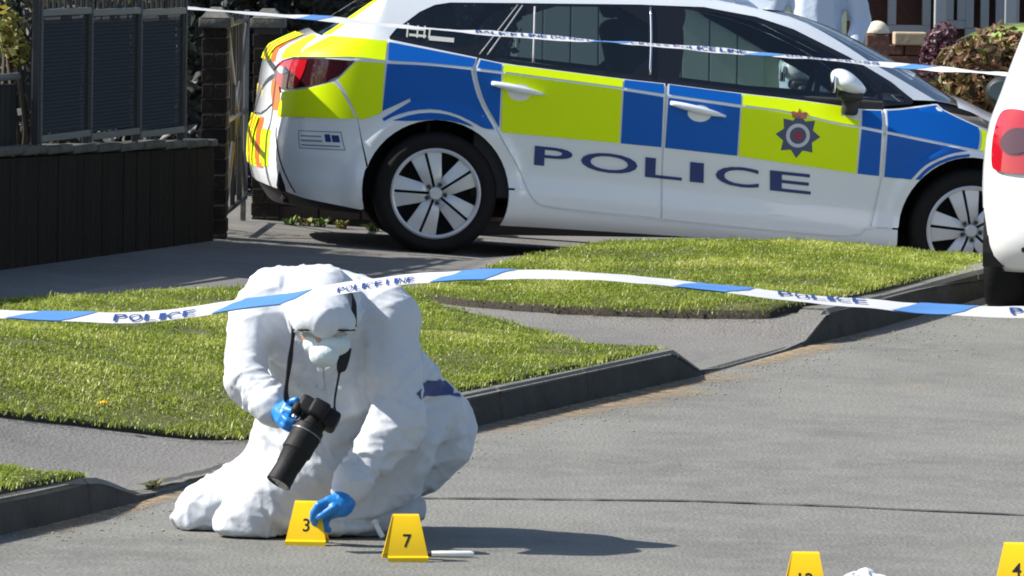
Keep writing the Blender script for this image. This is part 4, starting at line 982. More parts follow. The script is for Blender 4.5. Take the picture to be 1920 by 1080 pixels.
# ---------------------------------------------------------------- small hatchback (closed body built as stacked outlines round the car)
def hatch_builder(root, paint, L_r=.56, WB=2.35, L_f=.62, W=.815, detail=True):
    xr = spl([(.20, L_r-.14), (.27, L_r-.05), (.36, L_r), (.48, L_r+.005), (.60, L_r-.015), (.75, L_r-.03), (.92, L_r-.05), (1.0, L_r-.085), (1.15, L_r-.17), (1.30, L_r-.27), (1.40, L_r-.36), (1.455, L_r-.55), (1.475, L_r-.9)])
    xf = spl([(.20, WB+L_f-.12), (.30, WB+L_f-.02), (.45, WB+L_f), (.62, WB+L_f-.04), (.74, WB+L_f-.16), (.80, WB+L_f-.35), (.86, WB+.02), (.92, WB-.22), (1.05, WB-.45), (1.25, WB-.78), (1.40, WB-1.05), (1.455, WB-1.25), (1.475, WB-1.5)])
    wd = spl([(.20, W-.05), (.28, W-.012), (.40, W), (.60, W+.008), (.75, W), (.86, W-.018), (.95, W-.05), (1.1, W-.10), (1.25, W-.155), (1.36, W-.20), (1.42, W-.26), (1.455, W-.36), (1.475, W-.52)])
    def pt(a, z, off=0.0):
        """a in 0..1: from the rear centre along the left flank to the front centre (a<0: right flank)"""
        sg = 1 if a >= 0 else -1; a = abs(a); R0, F0 = -xr(z)+0.0, xf(z); w = wd(z)
        n = 3.4 if z < 1.0 else 3.0; ra, fa = .55, .8
        if a < .3:
            th = math.pi/2*(1-a/.3); x = -ra*0-(xr(z)-(-0.05))*0+(-.05+(R0+.05)*math.sin(th)**(2/n)); y = w*math.cos(th)**(2/n) if th < math.pi/2-1e-9 else 0.0
        elif a > .7:
            th = math.pi/2*((a-.7)/.3); xs = min(WB*.75, F0-.35); x = xs+(F0-xs)*math.sin(th)**(2/2.6); y = w*max(math.cos(th), 0)**(2/2.6)
        else:
            xs = min(WB*.75, F0-.35); x = -.05+(xs+.05)*(a-.3)/.4; y = w
        return Vector((x, sg*(y+off*(y/w if w else 0)), z)) + Vector((-off if a < .28 else off*.5 if a > .75 else 0, 0, 0))*(1 if a < .2 or a > .8 else .5)
    A = [i/80 for i in range(81)]; ring = [a for a in A]+[-a for a in reversed(A[1:-1])]
    Z = [.20, .23, .27, .31, .36, .42, .48, .54, .60, .66, .72, .76, .80, .83, .86, .89, .92, .96, 1.0, 1.05, 1.1, 1.15, 1.2, 1.25, 1.3, 1.35, 1.39, 1.42, 1.44, 1.455, 1.468, 1.475]
    V = []; F = []; n = len(ring)
    hubs = ((0.0, .285), (WB, .285)); AR = .325
    for z in Z:
        for a in ring: V.append(pt(a, z))
    for i in range(len(Z)-1):
        for j in range(n):
            q = (i*n+j, i*n+(j+1) % n, (i+1)*n+(j+1) % n, (i+1)*n+j); c = sum((V[k] for k in q), Vector())/4
            if abs(c.y) > .70 and any(math.hypot(c.x-hx, c.z-hz) < AR for hx, hz in hubs): continue
            F.append(q)
    top = [(len(Z)-1)*n+j for j in range(n)]; F.append(tuple(top)); F.append(tuple(reversed(range(n))))
    body = mesh_obj('body', V, F, paint, root)
    bm = bmesh.new(); bm_box(bm, (WB/2, 0, .32), (WB+.2, 1.30, .3), .03); bm_obj('underbody', bm, UNDER_M, root)
    for hx, hz in hubs:
        for sd in (-1, 1):
            bm = bmesh.new(); N = 20; ro = [bm.verts.new((hx+(AR+.012)*math.cos(math.pi*(1.12*i/(N-1)-.06)), sd*(W-.014), hz+(AR+.012)*math.sin(math.pi*(1.12*i/(N-1)-.06)))) for i in range(N)]; ri = [bm.verts.new((v.co.x, sd*.52, v.co.z)) for v in ro]
            for i in range(N-1): bm.faces.new((ro[i], ro[i+1], ri[i+1], ri[i]))
            bm.faces.new(ri); bm_obj('wheel_housing', bm, UNDER_M, root, smooth=False)
    def pane(name, outline, material, off=.004, step=.05):
        P = [(float(np.float32(a)), float(np.float32(b))) for a, b in resample(round_poly(outline, 2, 120), .02)]
        xs = [a for a, b in P]; zs = [b for a, b in P]; gx, gz = np.meshgrid(np.arange(min(xs), max(xs), .012), np.arange(min(zs), max(zs), .04)); Q = np.stack([gx.ravel(), gz.ravel()], 1); Q = Q[inside_poly(Q, P) & (dist_poly(Q, P) > .004)]
        vo, tr = fill(P, [tuple(q) for q in Q]); o = mesh_obj(name, [pt(a, z, off) for a, z in vo], [tuple(reversed(t)) for t in tr], material, root); return o
    GL = GLASS_D
    pane('rear_window', [(-.17, 1.02), (.17, 1.02), (.165, 1.15), (.155, 1.33), (-.155, 1.33), (-.165, 1.15)], BLACK_G)
    pane('windscreen', [(.80, .93), (.99, .93), (.99, 1.37), (.83, 1.37)], BLACK_G); pane('windscreen', [(-.80, .93), (-.99, .93), (-.99, 1.37), (-.83, 1.37)], BLACK_G)
    for sg in (1, -1):
        pane('side_window', [(sg*.33, .95), (sg*.52, .93), (sg*.52, 1.36), (sg*.36, 1.34), (sg*.31, 1.15)], BLACK_G); pane('side_window', [(sg*.535, .93), (sg*.74, .92), (sg*.70, 1.2), (sg*.66, 1.35), (sg*.535, 1.36)], BLACK_G)
        tl = pane('tail_light', [(sg*.190, .650), (sg*.120, .640), (sg*.095, .66), (sg*.090, .78), (sg*.098, .90), (sg*.15, .93), (sg*.196, .925), (sg*.207, .89), (sg*.208, .78), (sg*.203, .68)], RED_L, .012)
        pane('reversing_lens', [(sg*.160, .725), (sg*.115, .735), (sg*.110, .82), (sg*.130, .85), (sg*.160, .84), (sg*.182, .78)], MATS.get('grey_lens') or mat('grey_lens', (.09, .04, .055), .2, coat=.3), .018)
        pane('headlight', [(sg*.80, .62), (sg*.90, .60), (sg*.92, .68), (sg*.82, .72)], CLEAR_L, .008)
        mr = empty('door_mirror'); mr.parent = root
        bm = bmesh.new(); bmesh.ops.create_uvsphere(bm, u_segments=16, v_segments=10, radius=1.0)
        for v in bm.verts: v.co = Vector((1.52+v.co.x*.07, sg*(W+.045+v.co.y*.085), .955+v.co.z*.07))
        bm_obj('mirror_housing', bm, BLACK_P, mr, smooth=True)
        bm = bmesh.new(); bm_tube(bm, [(1.462, sg*(W+.045), .955), (1.452, sg*(W+.045), .955)], [.05, .048], 18)
        for v in bm.verts: v.co.y = sg*(W+.045)+(v.co.y-sg*(W+.045))*1.3
        bm_obj('mirror_glass', bm, MATS.get('mirror_dark') or mat('mirror_dark', (.10, .14, .16), .1, metal=.8), mr, angle=40)
        bm = bmesh.new(); bm_tube(bm, [(1.55, sg*(W-.06), .93), (1.53, sg*(W+.05), .955)], .022, 8); bm_obj('mirror_arm', bm, BLACK_P, mr, smooth=True)
    pane('bumper_strip', [(-.13, .27), (.13, .27), (.13, .34), (-.13, .34)], BLACK_P, .006)
    bm = bmesh.new(); bm_box(bm, (-L_r-.006, 0, .56), (.012, .52, .11), .004); bm_obj('number_plate', bm, PLATE_Y, root)
    w0_ = make_wheel(root, .285, .19, .18); w0_.location = (0, -(W-.105), .285)
    for (x, y, rz) in ((WB, -(W-.105), 0), (0, W-.105, math.pi), (WB, W-.105, math.pi)):
        w = copy_tree(w0_, root); w.location = (x, y, .285); w.rotation_euler = (0, .3, rz)
    return body
HB = empty('hatchback'); HB.location = (2.935, 29.62, z_road(2.93, 29.6)+.002); HB.rotation_euler = (0, 0, math.radians(90-8.5))
tag(HB, 'white hatchback parked by the kerb, its red tail light at the right edge', 'car')
hatch_builder(HB, mat('white_hatch_paint', (.80, .80, .80), .25, coat=1.0))
# ---------------------------------------------------------------- people
SUIT_M = mat('white_coverall_fabric', (.55, .575, .615), .55, spec=.3, bump=[(30, .10), (120, .08)])

def add_crinkle(m, scale, strength, dist):
    nt = m.node_tree; b = nt.nodes['Principled BSDF']; tc = nt.nodes.new('ShaderNodeTexCoord'); n = nt.nodes.new('ShaderNodeTexNoise'); n.noise_type = 'RIDGED_MULTIFRACTAL'; n.inputs['Scale'].default_value = scale; n.inputs['Detail'].default_value = 2.5; n.inputs['Distortion'].default_value = .6
    mp = nt.nodes.new('ShaderNodeMapping'); mp.inputs['Rotation'].default_value = (.3, .5, .8); mp.inputs['Scale'].default_value = (1, 1, 1.7); nt.links.new(tc.outputs['Object'], mp.inputs[0]); nt.links.new(mp.outputs[0], n.inputs['Vector'])
    bp = nt.nodes.new('ShaderNodeBump'); bp.inputs['Strength'].default_value = strength; bp.inputs['Distance'].default_value = dist; nt.links.new(n.outputs[0], bp.inputs['Height'])
    old = b.inputs['Normal'].links[0].from_socket if b.inputs['Normal'].links else None
    if old: nt.links.new(old, bp.inputs['Normal'])
    nt.links.new(bp.outputs[0], b.inputs['Normal'])
add_crinkle(SUIT_M, 4.0, .22, .018)
GLOVE_M = mat('blue_nitrile_glove', (.012, .19, .56), .38, spec=.5, bump=(60, .25))
SKIN_M = mat('skin', (.42, .22, .15), .5, var=(40, .3, (.36, .17, .12)), sss=.1)
MASK_M = mat('face_mask_fabric', (.58, .66, .66), .8, bump=(90, .3))
BLACK_C = mat('camera_black', (.008, .008, .009), .6, spec=.25, bump=(200, .15)); BLACK_S = mat('strap_black', (.012, .012, .016), .85)
LENS_G = mat('lens_glass', (.01, .01, .015), .03, coat=1.0)
GREY_R = mat('lens_ring_grey', (.12, .12, .12), .4)
NAVY_S = mat('navy_print_and_shade', (.02, .035, .12), .7, var=(30, .6, (.05, .07, .2)))

def capsule(bm, a, b, ra, rb, seg=2):
    t = bmesh.new()
    for c, r in ((a, ra), (b, rb)):
        q = bmesh.ops.create_icosphere(t, subdivisions=seg, radius=1.0)
        for v in q['verts']: v.co = v.co*r+Vector(c)
    h = bmesh.ops.convex_hull(t, input=list(t.verts))
    dead = [v for v in t.verts if not v.link_faces]
    bmesh.ops.delete(t, geom=dead, context='VERTS')
    me = bpy.data.meshes.new('tmp'); t.to_mesh(me); t.free(); bm.from_mesh(me); bpy.data.meshes.remove(me)
def ellipsoid(bm, c, r, rot=None):
    t = bmesh.new(); q = bmesh.ops.create_icosphere(t, subdivisions=3, radius=1.0)
    for v in t.verts:
        p = Vector((v.co.x*r[0], v.co.y*r[1], v.co.z*r[2]))
        if rot is not None: p = rot @ p
        v.co = p+Vector(c)
    me = bpy.data.meshes.new('tmp'); t.to_mesh(me); t.free(); bm.from_mesh(me); bpy.data.meshes.remove(me)
def remeshed(bm, voxel, smooth_it=6):
    """one continuous skin over overlapping volumes"""
    me = bpy.data.meshes.new('tmp'); bm.to_mesh(me); bm.free(); o = bpy.data.objects.new('tmp', me); col.objects.link(o)
    md = o.modifiers.new('r', 'REMESH'); md.mode = 'VOXEL'; md.voxel_size = voxel
    ms = o.modifiers.new('s', 'SMOOTH'); ms.factor = .5; ms.iterations = smooth_it
    dg = bpy.context.evaluated_depsgraph_get(); dg.update(); r = bpy.data.meshes.new_from_object(o.evaluated_get(dg))
    bpy.data.objects.remove(o); bpy.data.meshes.remove(me); return r
def ridged(p, s):
    return 1-abs(noise.noise(p*s))*2
def wrinkle(me, amp, seed, bands=(), zf=None, freq=7.0, bones=None):
    """cloth folds: creases running round the limbs (bones), soft dents, and pulled folds at the joints (bands)"""
    n = len(me.vertices); co = np.empty(n*3); me.vertices.foreach_get('co', co); co = co.reshape(-1, 3)
    nr = np.empty(n*3); me.vertices.foreach_get('normal', nr); nr = nr.reshape(-1, 3)
    off = Vector((seed*3.1, seed*1.7, seed*.3)); out = co.copy(); fold = np.zeros(n)
    if bones:
        best = np.full(n, 1e9); al = np.zeros(n); bi = np.zeros(n, int)
        for k, (a, b) in enumerate(bones):
            a = np.array(a); b = np.array(b); ab = b-a; L = np.linalg.norm(ab); t = np.clip(((co-a)@ab)/(L*L), 0, 1); d = np.linalg.norm(co-(a+t[:, None]*ab), axis=1)
            m = d < best; best[m] = d[m]; al[m] = t[m]*L; bi[m] = k
        dirs = [Vector(np.array(b)-np.array(a)).normalized() for a, b in bones]
        for i in range(n):
            p = Vector(co[i]); dr = dirs[bi[i]]; s_ = p.dot(dr); r = p-dr*s_
            w = noise.noise(p*4+off)*.05
            q = r*2.0+dr*((s_+w*.7+.55*r.x-.40*r.z)*13)
            f1 = 1-abs(noise.noise(q+off)); q2 = r*3.5+dr*((s_+w*.5-.5*r.x+.3*r.y)*26); f2 = 1-abs(noise.noise(q2+off*2))
            fold[i] = (f1**7)*.80+(f2**6)*.38-.34
    for i in range(n):
        p = Vector(co[i]); w = Vector((noise.noise(p*5+off), noise.noise(p*5+off*2), noise.noise(p*5+off*3)))*.05
        q = p+w
        d = (ridged(q+off, freq)**3)*.45+noise.noise(q*freq*3.5)*.10-.2
        if bones: d = fold[i]*1.25+noise.noise(p*3.5+off)*.25
        f = 0.0
        for (c, axis, rad, fq, am) in bands:
            r = (p-c).length
            if r < rad:
                k = (1-r/rad)**1.2; f += am*k*(1-abs(math.sin(.5*fq*((p-c).dot(axis))+2.5*noise.noise(p*9+off))))
        if bones: d *= .25+.75*min(max(((p-J['head']).length-.10)/.10, 0.0), 1.0)
        out[i] = co[i]+nr[i]*(amp*d+f)
    if zf is not None:
        zmin = np.array([zf(x, y)+.003 for x, y in out[:, :2]]); out[:, 2] = np.maximum(out[:, 2], zmin)
    me.vertices.foreach_set('co', out.reshape(-1)); me.update(); me.shade_smooth()

J = {'pelvis': (-0.325, 20.08, 0.333), 'hipL': (-0.345, 19.97, 0.330), 'hipR': (-0.362, 20.2, 0.313), 'kneeL': (-0.762, 19.78, 0.099), 'kneeR': (-0.91, 20.0, 0.09), 'ankL': (-0.375, 20.0, 0.075), 'toeL': (-0.315, 20.05, 0.055), 'ankR': (-0.516, 20.3, 0.07), 'toeR': (-0.435, 20.35, 0.06), 'but': (-0.222, 20.1, 0.376), 'butlow': (-0.262, 20.02, 0.338), 'waist': (-0.368, 20.0, 0.466), 'chest': (-0.512, 19.86, 0.611), 'back': (-0.559, 19.9, 0.716), 'hump': (-0.713, 19.92, 0.728), 'neck': (-0.555, 19.76, 0.705), 'head': (-0.557, 19.6, 0.719), 'shR': (-0.77, 19.8, 0.679), 'shL': (-0.38, 19.8, 0.681), 'elR': (-0.799, 19.66, 0.524), 'wrR': (-0.695, 19.55, 0.403), 'elL': (-0.333, 19.72, 0.402), 'wrL': (-0.474, 19.6, 0.174), 'belly': (-0.509, 19.86, 0.434), 'lap': (-0.572, 19.88, 0.254), 'lapR': (-0.736, 19.98, 0.195), 'brim0': (-0.653, 19.56, 0.7), 'brim1': (-0.625, 19.47, 0.663), 'brim2': (-0.551, 19.44, 0.65), 'brim3': (-0.483, 19.47, 0.665), 'brim4': (-0.46, 19.56, 0.702), 'skin': (-0.557, 19.535, 0.674), 'mask': (-0.545, 19.47, 0.601), 'nose': (-0.568, 19.445, 0.631), 'lensL': (-0.513, 19.44, 0.649), 'lensR': (-0.595, 19.44, 0.648), 'palmL': (-0.498, 19.57, 0.128), 'knuL': (-0.532, 19.555, 0.11), 'tipL': (-0.566, 19.56, 0.068), 'palmR': (-0.667, 19.5, 0.403), 'cambody': (-0.593, 19.46, 0.396), 'lensA': (-0.587, 19.43, 0.37), 'lensB': (-0.678, 19.36, 0.208), 'lugR': (-0.656, 19.47, 0.426), 'lugL': (-0.532, 19.46, 0.364), 's1': (-0.663, 19.47, 0.468), 's2': (-0.655, 19.52, 0.552), 's3': (-0.648, 19.57, 0.625), 's4': (-0.648, 19.62, 0.663), 't1': (-0.519, 19.5, 0.452), 't2': (-0.508, 19.53, 0.522), 't3': (-0.495, 19.55, 0.565), 't4': (-0.477, 19.52, 0.618), 't5': (-0.465, 19.5, 0.673), 't6': (-0.468, 19.52, 0.741), 't7': (-0.483, 19.62, 0.778), 'badge': (-0.187, 20.0, 0.457)}
J = {k: Vector((v[0], 19.85+(v[1]-19.85)*.7 if v[1] > 19.85 else v[1], v[2])) for k, v in J.items()}
PER = empty('person', (-.55, 19.9, .005)); tag(PER, 'person kneeling in white hooded coverall, blue gloves and face mask, holding a camera', 'person')
def pobj(name, me, material, parent=PER):
    o = link(name, me, material); o.parent = parent
    o.matrix_parent_inverse = Matrix.Translation(-Vector((-.55, 19.9, .005))) if parent is PER else Matrix.Identity(4)
    return o
bm = bmesh.new(); c = lambda a, b, ra, rb: capsule(bm, J[a], J[b], ra, rb)
c('pelvis', 'waist', .135, .150); c('waist', 'chest', .135, .138); c('chest', 'back', .138, .112); c('back', 'hump', .115, .098); c('back', 'shL', .115, .105)
c('hump', 'shR', .094, .080); c('chest', 'shR', .12, .084); c('chest', 'shL', .12, .098); c('chest', 'neck', .12, .10); c('neck', 'head', .105, .100)
c('but', 'pelvis', .100, .125); c('but', 'butlow', .102, .080); c('belly', 'waist', .12, .13); c('belly', 'lap', .115, .105); c('belly', 'chest', .115, .13)
c('hipL', 'kneeL', .122, .088); c('hipR', 'kneeR', .125, .085); c('hipL', 'hipR', .13, .125); c('lap', 'lapR', .10, .10); c('lapR', 'kneeR', .095, .075); c('lapR', 'kneeL', .09, .08); c('belly', 'lapR', .10, .085)
c('kneeL', 'ankL', .082, .070); c('ankL', 'toeL', .066, .050); c('kneeR', 'ankR', .080, .066); c('ankR', 'toeR', .06, .05); c('butlow', 'ankL', .072, .062)
c('shR', 'elR', .084, .066); c('elR', 'wrR', .066, .050); c('shL', 'elL', .096, .080); c('elL', 'wrL', .078, .054)
ellipsoid(bm, J['head'], (.100, .118, .112)); ellipsoid(bm, J['head']+Vector((0, .02, .02)), (.102, .11, .10)); ellipsoid(bm, Vector((-.556, 19.528, .704)), (.098, .102, .056)); ellipsoid(bm, Vector((-.556, 19.500, .680)), (.094, .082, .046))
T1, T2, T3 = Vector((-.645, 19.92, .52)), Vector((-.655, 19.92, .40)), Vector((-.69, 19.94, .27)); capsule(bm, T1, T2, .10, .10); capsule(bm, T2, T3, .10, .11); capsule(bm, J['chest'], T1, .12, .10)
for a, b in (('brim0', 'brim1'), ('brim1', 'brim2'), ('brim2', 'brim3'), ('brim3', 'brim4')): c(a, b, .020, .020)
# knee patches puddling on the road
ellipsoid(bm, J['kneeL']+Vector((-.02, -.02, -.03)), (.098, .085, .07)); ellipsoid(bm, J['kneeR']+Vector((-.02, 0, -.02)), (.088, .08, .075))
# gathered cuffs
capsule(bm, J['wrL']+Vector((.01, 0, .02)), J['wrL']+Vector((-.004, 0, -.008)), .064, .052); capsule(bm, J['wrR']+Vector((-.012, 0, .014)), J['wrR'], .060, .050)
body_me = remeshed(bm, .0138, 5)
def cloth_suit(body, frames=20, shrink=-.105, inflate=.004, inset=.012):
    """drape a slightly oversized thin fabric shell over the body and let it buckle into folds"""
    body.update(); n = len(body.vertices); co = np.empty(n*3); body.vertices.foreach_get('co', co); nr = np.empty(n*3); body.vertices.foreach_get('normal', nr)
    cm = body.copy(); cm.vertices.foreach_set('co', co-nr*inset); cm.update(); sm_ = body.copy(); sm_.vertices.foreach_set('co', co+nr*inflate); sm_.update()
    coll = bpy.data.objects.new('tmp_collider', cm); col.objects.link(coll); coll.modifiers.new('c', 'COLLISION'); coll.collision.thickness_outer = .004; coll.collision.cloth_friction = 20; coll.collision.damping = .5
    gp = mesh_obj('tmp_floor', [(-3, 18, 0.006), (2, 18, 0.006), (2, 22, 0.006), (-3, 22, 0.006)], [(0, 1, 2, 3)], SUIT_M); gp.modifiers.new('c', 'COLLISION'); gp.collision.thickness_outer = .003; gp.collision.cloth_friction = 30
    o = bpy.data.objects.new('tmp_cloth', sm_); col.objects.link(o)
    # hold the hood front, cuffs and soles
    vg = o.vertex_groups.new(name='pin'); V = (co+nr*inflate).reshape(-1, 3); pin = np.zeros(n, bool)
    for c_, r in ((J['brim2'], .13), (J['wrL'], .075), (J['wrR'], .07), (J['head']+Vector((0, -.05, 0)), .10)): pin |= np.linalg.norm(V-np.array(c_), axis=1) < r
    pin |= V[:, 2] < .012
    vg.add([int(k) for k in np.nonzero(pin)[0]], 1.0, 'ADD')
    m = o.modifiers.new('cloth', 'CLOTH'); st = m.settings; st.quality = 4; st.mass = .12; st.air_damping = 2.0; st.tension_stiffness = 30; st.compression_stiffness = 30; st.shear_stiffness = 12; st.bending_stiffness = .10; st.bending_damping = .5
    st.vertex_group_mass = 'pin'; st.shrink_min = shrink; st.shrink_max = shrink
    m.collision_settings.distance_min = .004; m.collision_settings.collision_quality = 2; m.collision_settings.use_self_collision = False
    m.point_cache.frame_start = 1; m.point_cache.frame_end = frames
    for f in range(1, frames+1): scn.frame_set(f)
    dg = bpy.context.evaluated_depsgraph_get(); r = bpy.data.meshes.new_from_object(o.evaluated_get(dg))
    for q in (o, coll, gp): bpy.data.objects.remove(q)
    scn.frame_set(1)
    return r
suit_me = cloth_suit(body_me)
t_ = bpy.data.objects.new('tmp', suit_me); col.objects.link(t_); ms = t_.modifiers.new('s', 'SMOOTH'); ms.factor = .4; ms.iterations = 2; sd = t_.modifiers.new('d', 'SUBSURF'); sd.levels = 1; sd.render_levels = 1
dg = bpy.context.evaluated_depsgraph_get(); dg.update(); sme = bpy.data.meshes.new_from_object(t_.evaluated_get(dg)); bpy.data.objects.remove(t_); suit_me = sme; suit_me.shade_smooth()
wrinkle(suit_me, .0060, 1, bands=[(J['elL'], (J['wrL']-J['elL']).normalized(), .16, 95, .004), (J['wrL'], (J['wrL']-J['elL']).normalized(), .13, 130, .004), (J['elR'], (J['elR']-J['shR']).normalized(), .14, 100, .004), (J['kneeL'], Vector((.8, 0, -.6)), .2, 85, .004), (J['waist'], (J['chest']-J['waist']).normalized(), .2, 60, .004)], zf=z_road,
        bones=[(J[a], J[b]) for a, b in (('pelvis', 'waist'), ('waist', 'chest'), ('hipL', 'kneeL'), ('hipR', 'kneeR'), ('kneeL', 'ankL'), ('shR', 'elR'), ('elR', 'wrR'), ('shL', 'elL'), ('elL', 'wrL'), ('back', 'hump'), ('neck', 'head'), ('butlow', 'ankL'))])
suit = pobj('coverall', suit_me, SUIT_M)
# face: head, spectacles, nose, mask
bm = bmesh.new(); ellipsoid(bm, Vector((-.557, 19.527, .636)), (.066, .060, .056)); ellipsoid(bm, J['nose']+Vector((0, .008, 0)), (.011, .018, .017)); ellipsoid(bm, J['nose']+Vector((0, .006, .015)), (.009, .018, .02))

me = remeshed(bm, .004, 4); me.shade_smooth(); pobj('face', me, SKIN_M)
for k in ('lensL', 'lensR'):
    bm = bmesh.new(); ellipsoid(bm, J[k]+Vector((0, .006, -.004)), (.026, .006, .009)); me = bpy.data.meshes.new('spectacle_lens'); bm.to_mesh(me); bm.free(); me.shade_smooth(); pobj('spectacle_lens', me, mat('spectacle_glass', (.30, .28, .27), .1, coat=.5) if k == 'lensL' else MATS['spectacle_glass'])
bm = bmesh.new(); bm_tube(bm, [J['lensR']+Vector((-.05, .05, .004)), J['lensR']+Vector((-.024, 0, .006)), J['lensR']+Vector((.02, -.006, .008)), J['lensL']+Vector((-.02, -.006, .008)), J['lensL']+Vector((.024, 0, .006)), J['lensL']+Vector((.05, .05, .004))], .003, 6); me = bpy.data.meshes.new('spectacle_frame'); bm.to_mesh(me); bm.free(); pobj('spectacle_frame', me, BLACK_C)
bm = bmesh.new(); ellipsoid(bm, J['mask']+Vector((0, .02, .010)), (.072, .050, .042)); ellipsoid(bm, J['mask']+Vector((-.006, -.01, -.022)), (.045, .042, .036))
capsule(bm, J['mask']+Vector((.05, .03, .015)), J['brim4']+Vector((-.01, .0, -.03)), .006, .004); capsule(bm, J['mask']+Vector((-.05, .03, .015)), J['brim0']+Vector((.01, 0, -.03)), .006, .004)
me = remeshed(bm, .004, 4); wrinkle(me, .003, 5, freq=22); pobj('face_mask', me, MASK_M)
# gloved hands ----------------------------------------------------------
def hand(name, wrist, palm, knuckles, fingers, thumb, pr=.034, fr=1.0):
    bm = bmesh.new(); capsule(bm, wrist, palm, .034, pr)
    for k in knuckles: capsule(bm, palm, k, pr*.95, .0150*fr)
    for a, b in zip(knuckles, knuckles[1:]): capsule(bm, a, b, .0150*fr, .0150*fr)
    for k, ch in zip(knuckles, fingers):
        pts = [k]+ch
        for i, (a, b) in enumerate(zip(pts, pts[1:])): capsule(bm, a, b, (.0128-.0012*i)*fr, (.0118-.0012*i)*fr)
    pts = [palm]+thumb
    for i, (a, b) in enumerate(zip(pts, pts[1:])): capsule(bm, a, b, .017-.003*i, .014-.002*i)
    me = remeshed(bm, .0032, 3); wrinkle(me, .0022, 8, freq=24); me.shade_smooth(); return pobj(name, me, GLOVE_M)
V3 = Vector
p = J['palmL']; k0 = [p+V3((-.036, -.018, .012)), p+V3((-.040, -.004, -.004)), p+V3((-.038, .010, -.018)), p+V3((-.032, .020, -.030))]
hand('glove', J['wrL']+V3((.004, 0, .006)), p, k0,
     [[k0[0]+V3((-.030, -.012, -.012)), k0[0]+V3((-.046, -.004, -.036)), k0[0]+V3((-.048, .002, -.054))],
      [k0[1]+V3((-.030, -.008, -.020)), k0[1]+V3((-.040, 0, -.046)), k0[1]+V3((-.036, .004, -.062))],
      [k0[2]+V3((-.024, 0, -.024)), k0[2]+V3((-.026, .006, -.048)), k0[2]+V3((-.018, .008, -.060))],
      [k0[3]+V3((-.016, .004, -.022)), k0[3]+V3((-.014, .006, -.040)), k0[3]+V3((-.006, .006, -.048))]],
     [p+V3((-.020, -.034, -.006)), p+V3((-.046, -.036, -.022)), p+V3((-.066, -.028, -.036))], pr=.040, fr=1.12)
p = J['palmR']; k0 = [p+V3((.010, -.022, .034)), p+V3((.004, -.034, .016)), p+V3((-.004, -.040, -.004)), p+V3((-.010, -.038, -.022))]
hand('glove', J['wrR']+V3((0, 0, .004)), p+V3((-.006, 0, 0)), k0,
     [[k0[0]+V3((.024, -.016, .008)), k0[0]+V3((.036, -.016, -.010)), k0[0]+V3((.036, -.010, -.022))],
      [k0[1]+V3((.018, -.022, -.006)), k0[1]+V3((.036, -.020, -.014)), k0[1]+V3((.046, -.008, -.016))],
      [k0[2]+V3((.014, -.020, -.012)), k0[2]+V3((.032, -.020, -.020)), k0[2]+V3((.042, -.008, -.022))],
      [k0[3]+V3((.012, -.016, -.012)), k0[3]+V3((.026, -.016, -.020)), k0[3]+V3((.034, -.006, -.022))]],
     [p+V3((.008, .016, .030)), p+V3((.030, .020, .034)), p+V3((.050, .016, .030))])
bm = bmesh.new(); capsule(bm, V3((-.445, 19.86, .052)), V3((-.33, 19.90, .060)), .048, .056); capsule(bm, V3((-.33, 19.90, .060)), V3((-.295, 19.93, .085)), .055, .05); capsule(bm, V3((-.45, 19.855, .03)), V3((-.30, 19.91, .028)), .028, .026)
me = remeshed(bm, .006, 4); wrinkle(me, .007, 12, freq=14, zf=z_road); pobj('overshoe', me, mat('grey_overshoe', (.42, .44, .47), .6, bump=(45, .4)))
# dark print and painted fold shade on the hip, laid on the cloth
from mathutils.bvhtree import BVHTree
bvh = BVHTree.FromPolygons([v.co.copy() for v in suit_me.vertices], [tuple(q.vertices) for q in suit_me.polygons])
def patch_on(bv, name, outline, y0, material, parent, step=.012, lift=.003):
    P = resample(outline, step); xs = [a for a, b in P]; zs = [b for a, b in P]
    gx, gz = np.meshgrid(np.arange(min(xs), max(xs), step), np.arange(min(zs), max(zs), step)); Q = np.stack([gx.ravel(), gz.ravel()], 1); Q = Q[inside_poly(Q, P) & (dist_poly(Q, P) > .004)]
    vo, tr = fill(P, [tuple(q) for q in Q]); V = []
    for x, z in vo:
        h = bv.ray_cast(Vector((x, y0, z)), Vector((0, 1, 0)))
        V.append(h[0]+h[1]*lift if h[0] else None)
    keep = [t for t in tr if all(V[i] is not None for i in t) and max((V[t[0]]-V[t[1]]).length, (V[t[1]]-V[t[2]]).length) < .4]
    V = [v if v is not None else Vector((0, 0, 0)) for v in V]
    used = sorted({i for t in keep for i in t}); mp = {a: b for b, a in enumerate(used)}
    me = bpy.data.meshes.new(name); me.from_pydata([tuple(V[i]) for i in used], [], [tuple(mp[i] for i in t) for t in keep]); me.shade_smooth(); return pobj(name, me, material, parent)
patch_on(bvh, 'zip_flap', [(-.578, .555), (-.558, .555), (-.560, .50), (-.556, .46), (-.578, .46), (-.580, .50)], 19.0, SUIT_M, PER, lift=.006)
bx_, bz_ = J['badge'].x-.03, J['badge'].z-.008
patch_on(bvh, 'print_and_shade_patch', [(bx_-.065, bz_+.004), (bx_-.035, bz_+.030), (bx_-.005, bz_+.026), (bx_+.02, bz_+.032), (bx_+.05, bz_+.005), (bx_+.066, bz_-.028), (bx_+.03, bz_-.018), (bx_-.01, bz_-.020), (bx_-.05, bz_-.014)], 19.0, NAVY_S, PER)
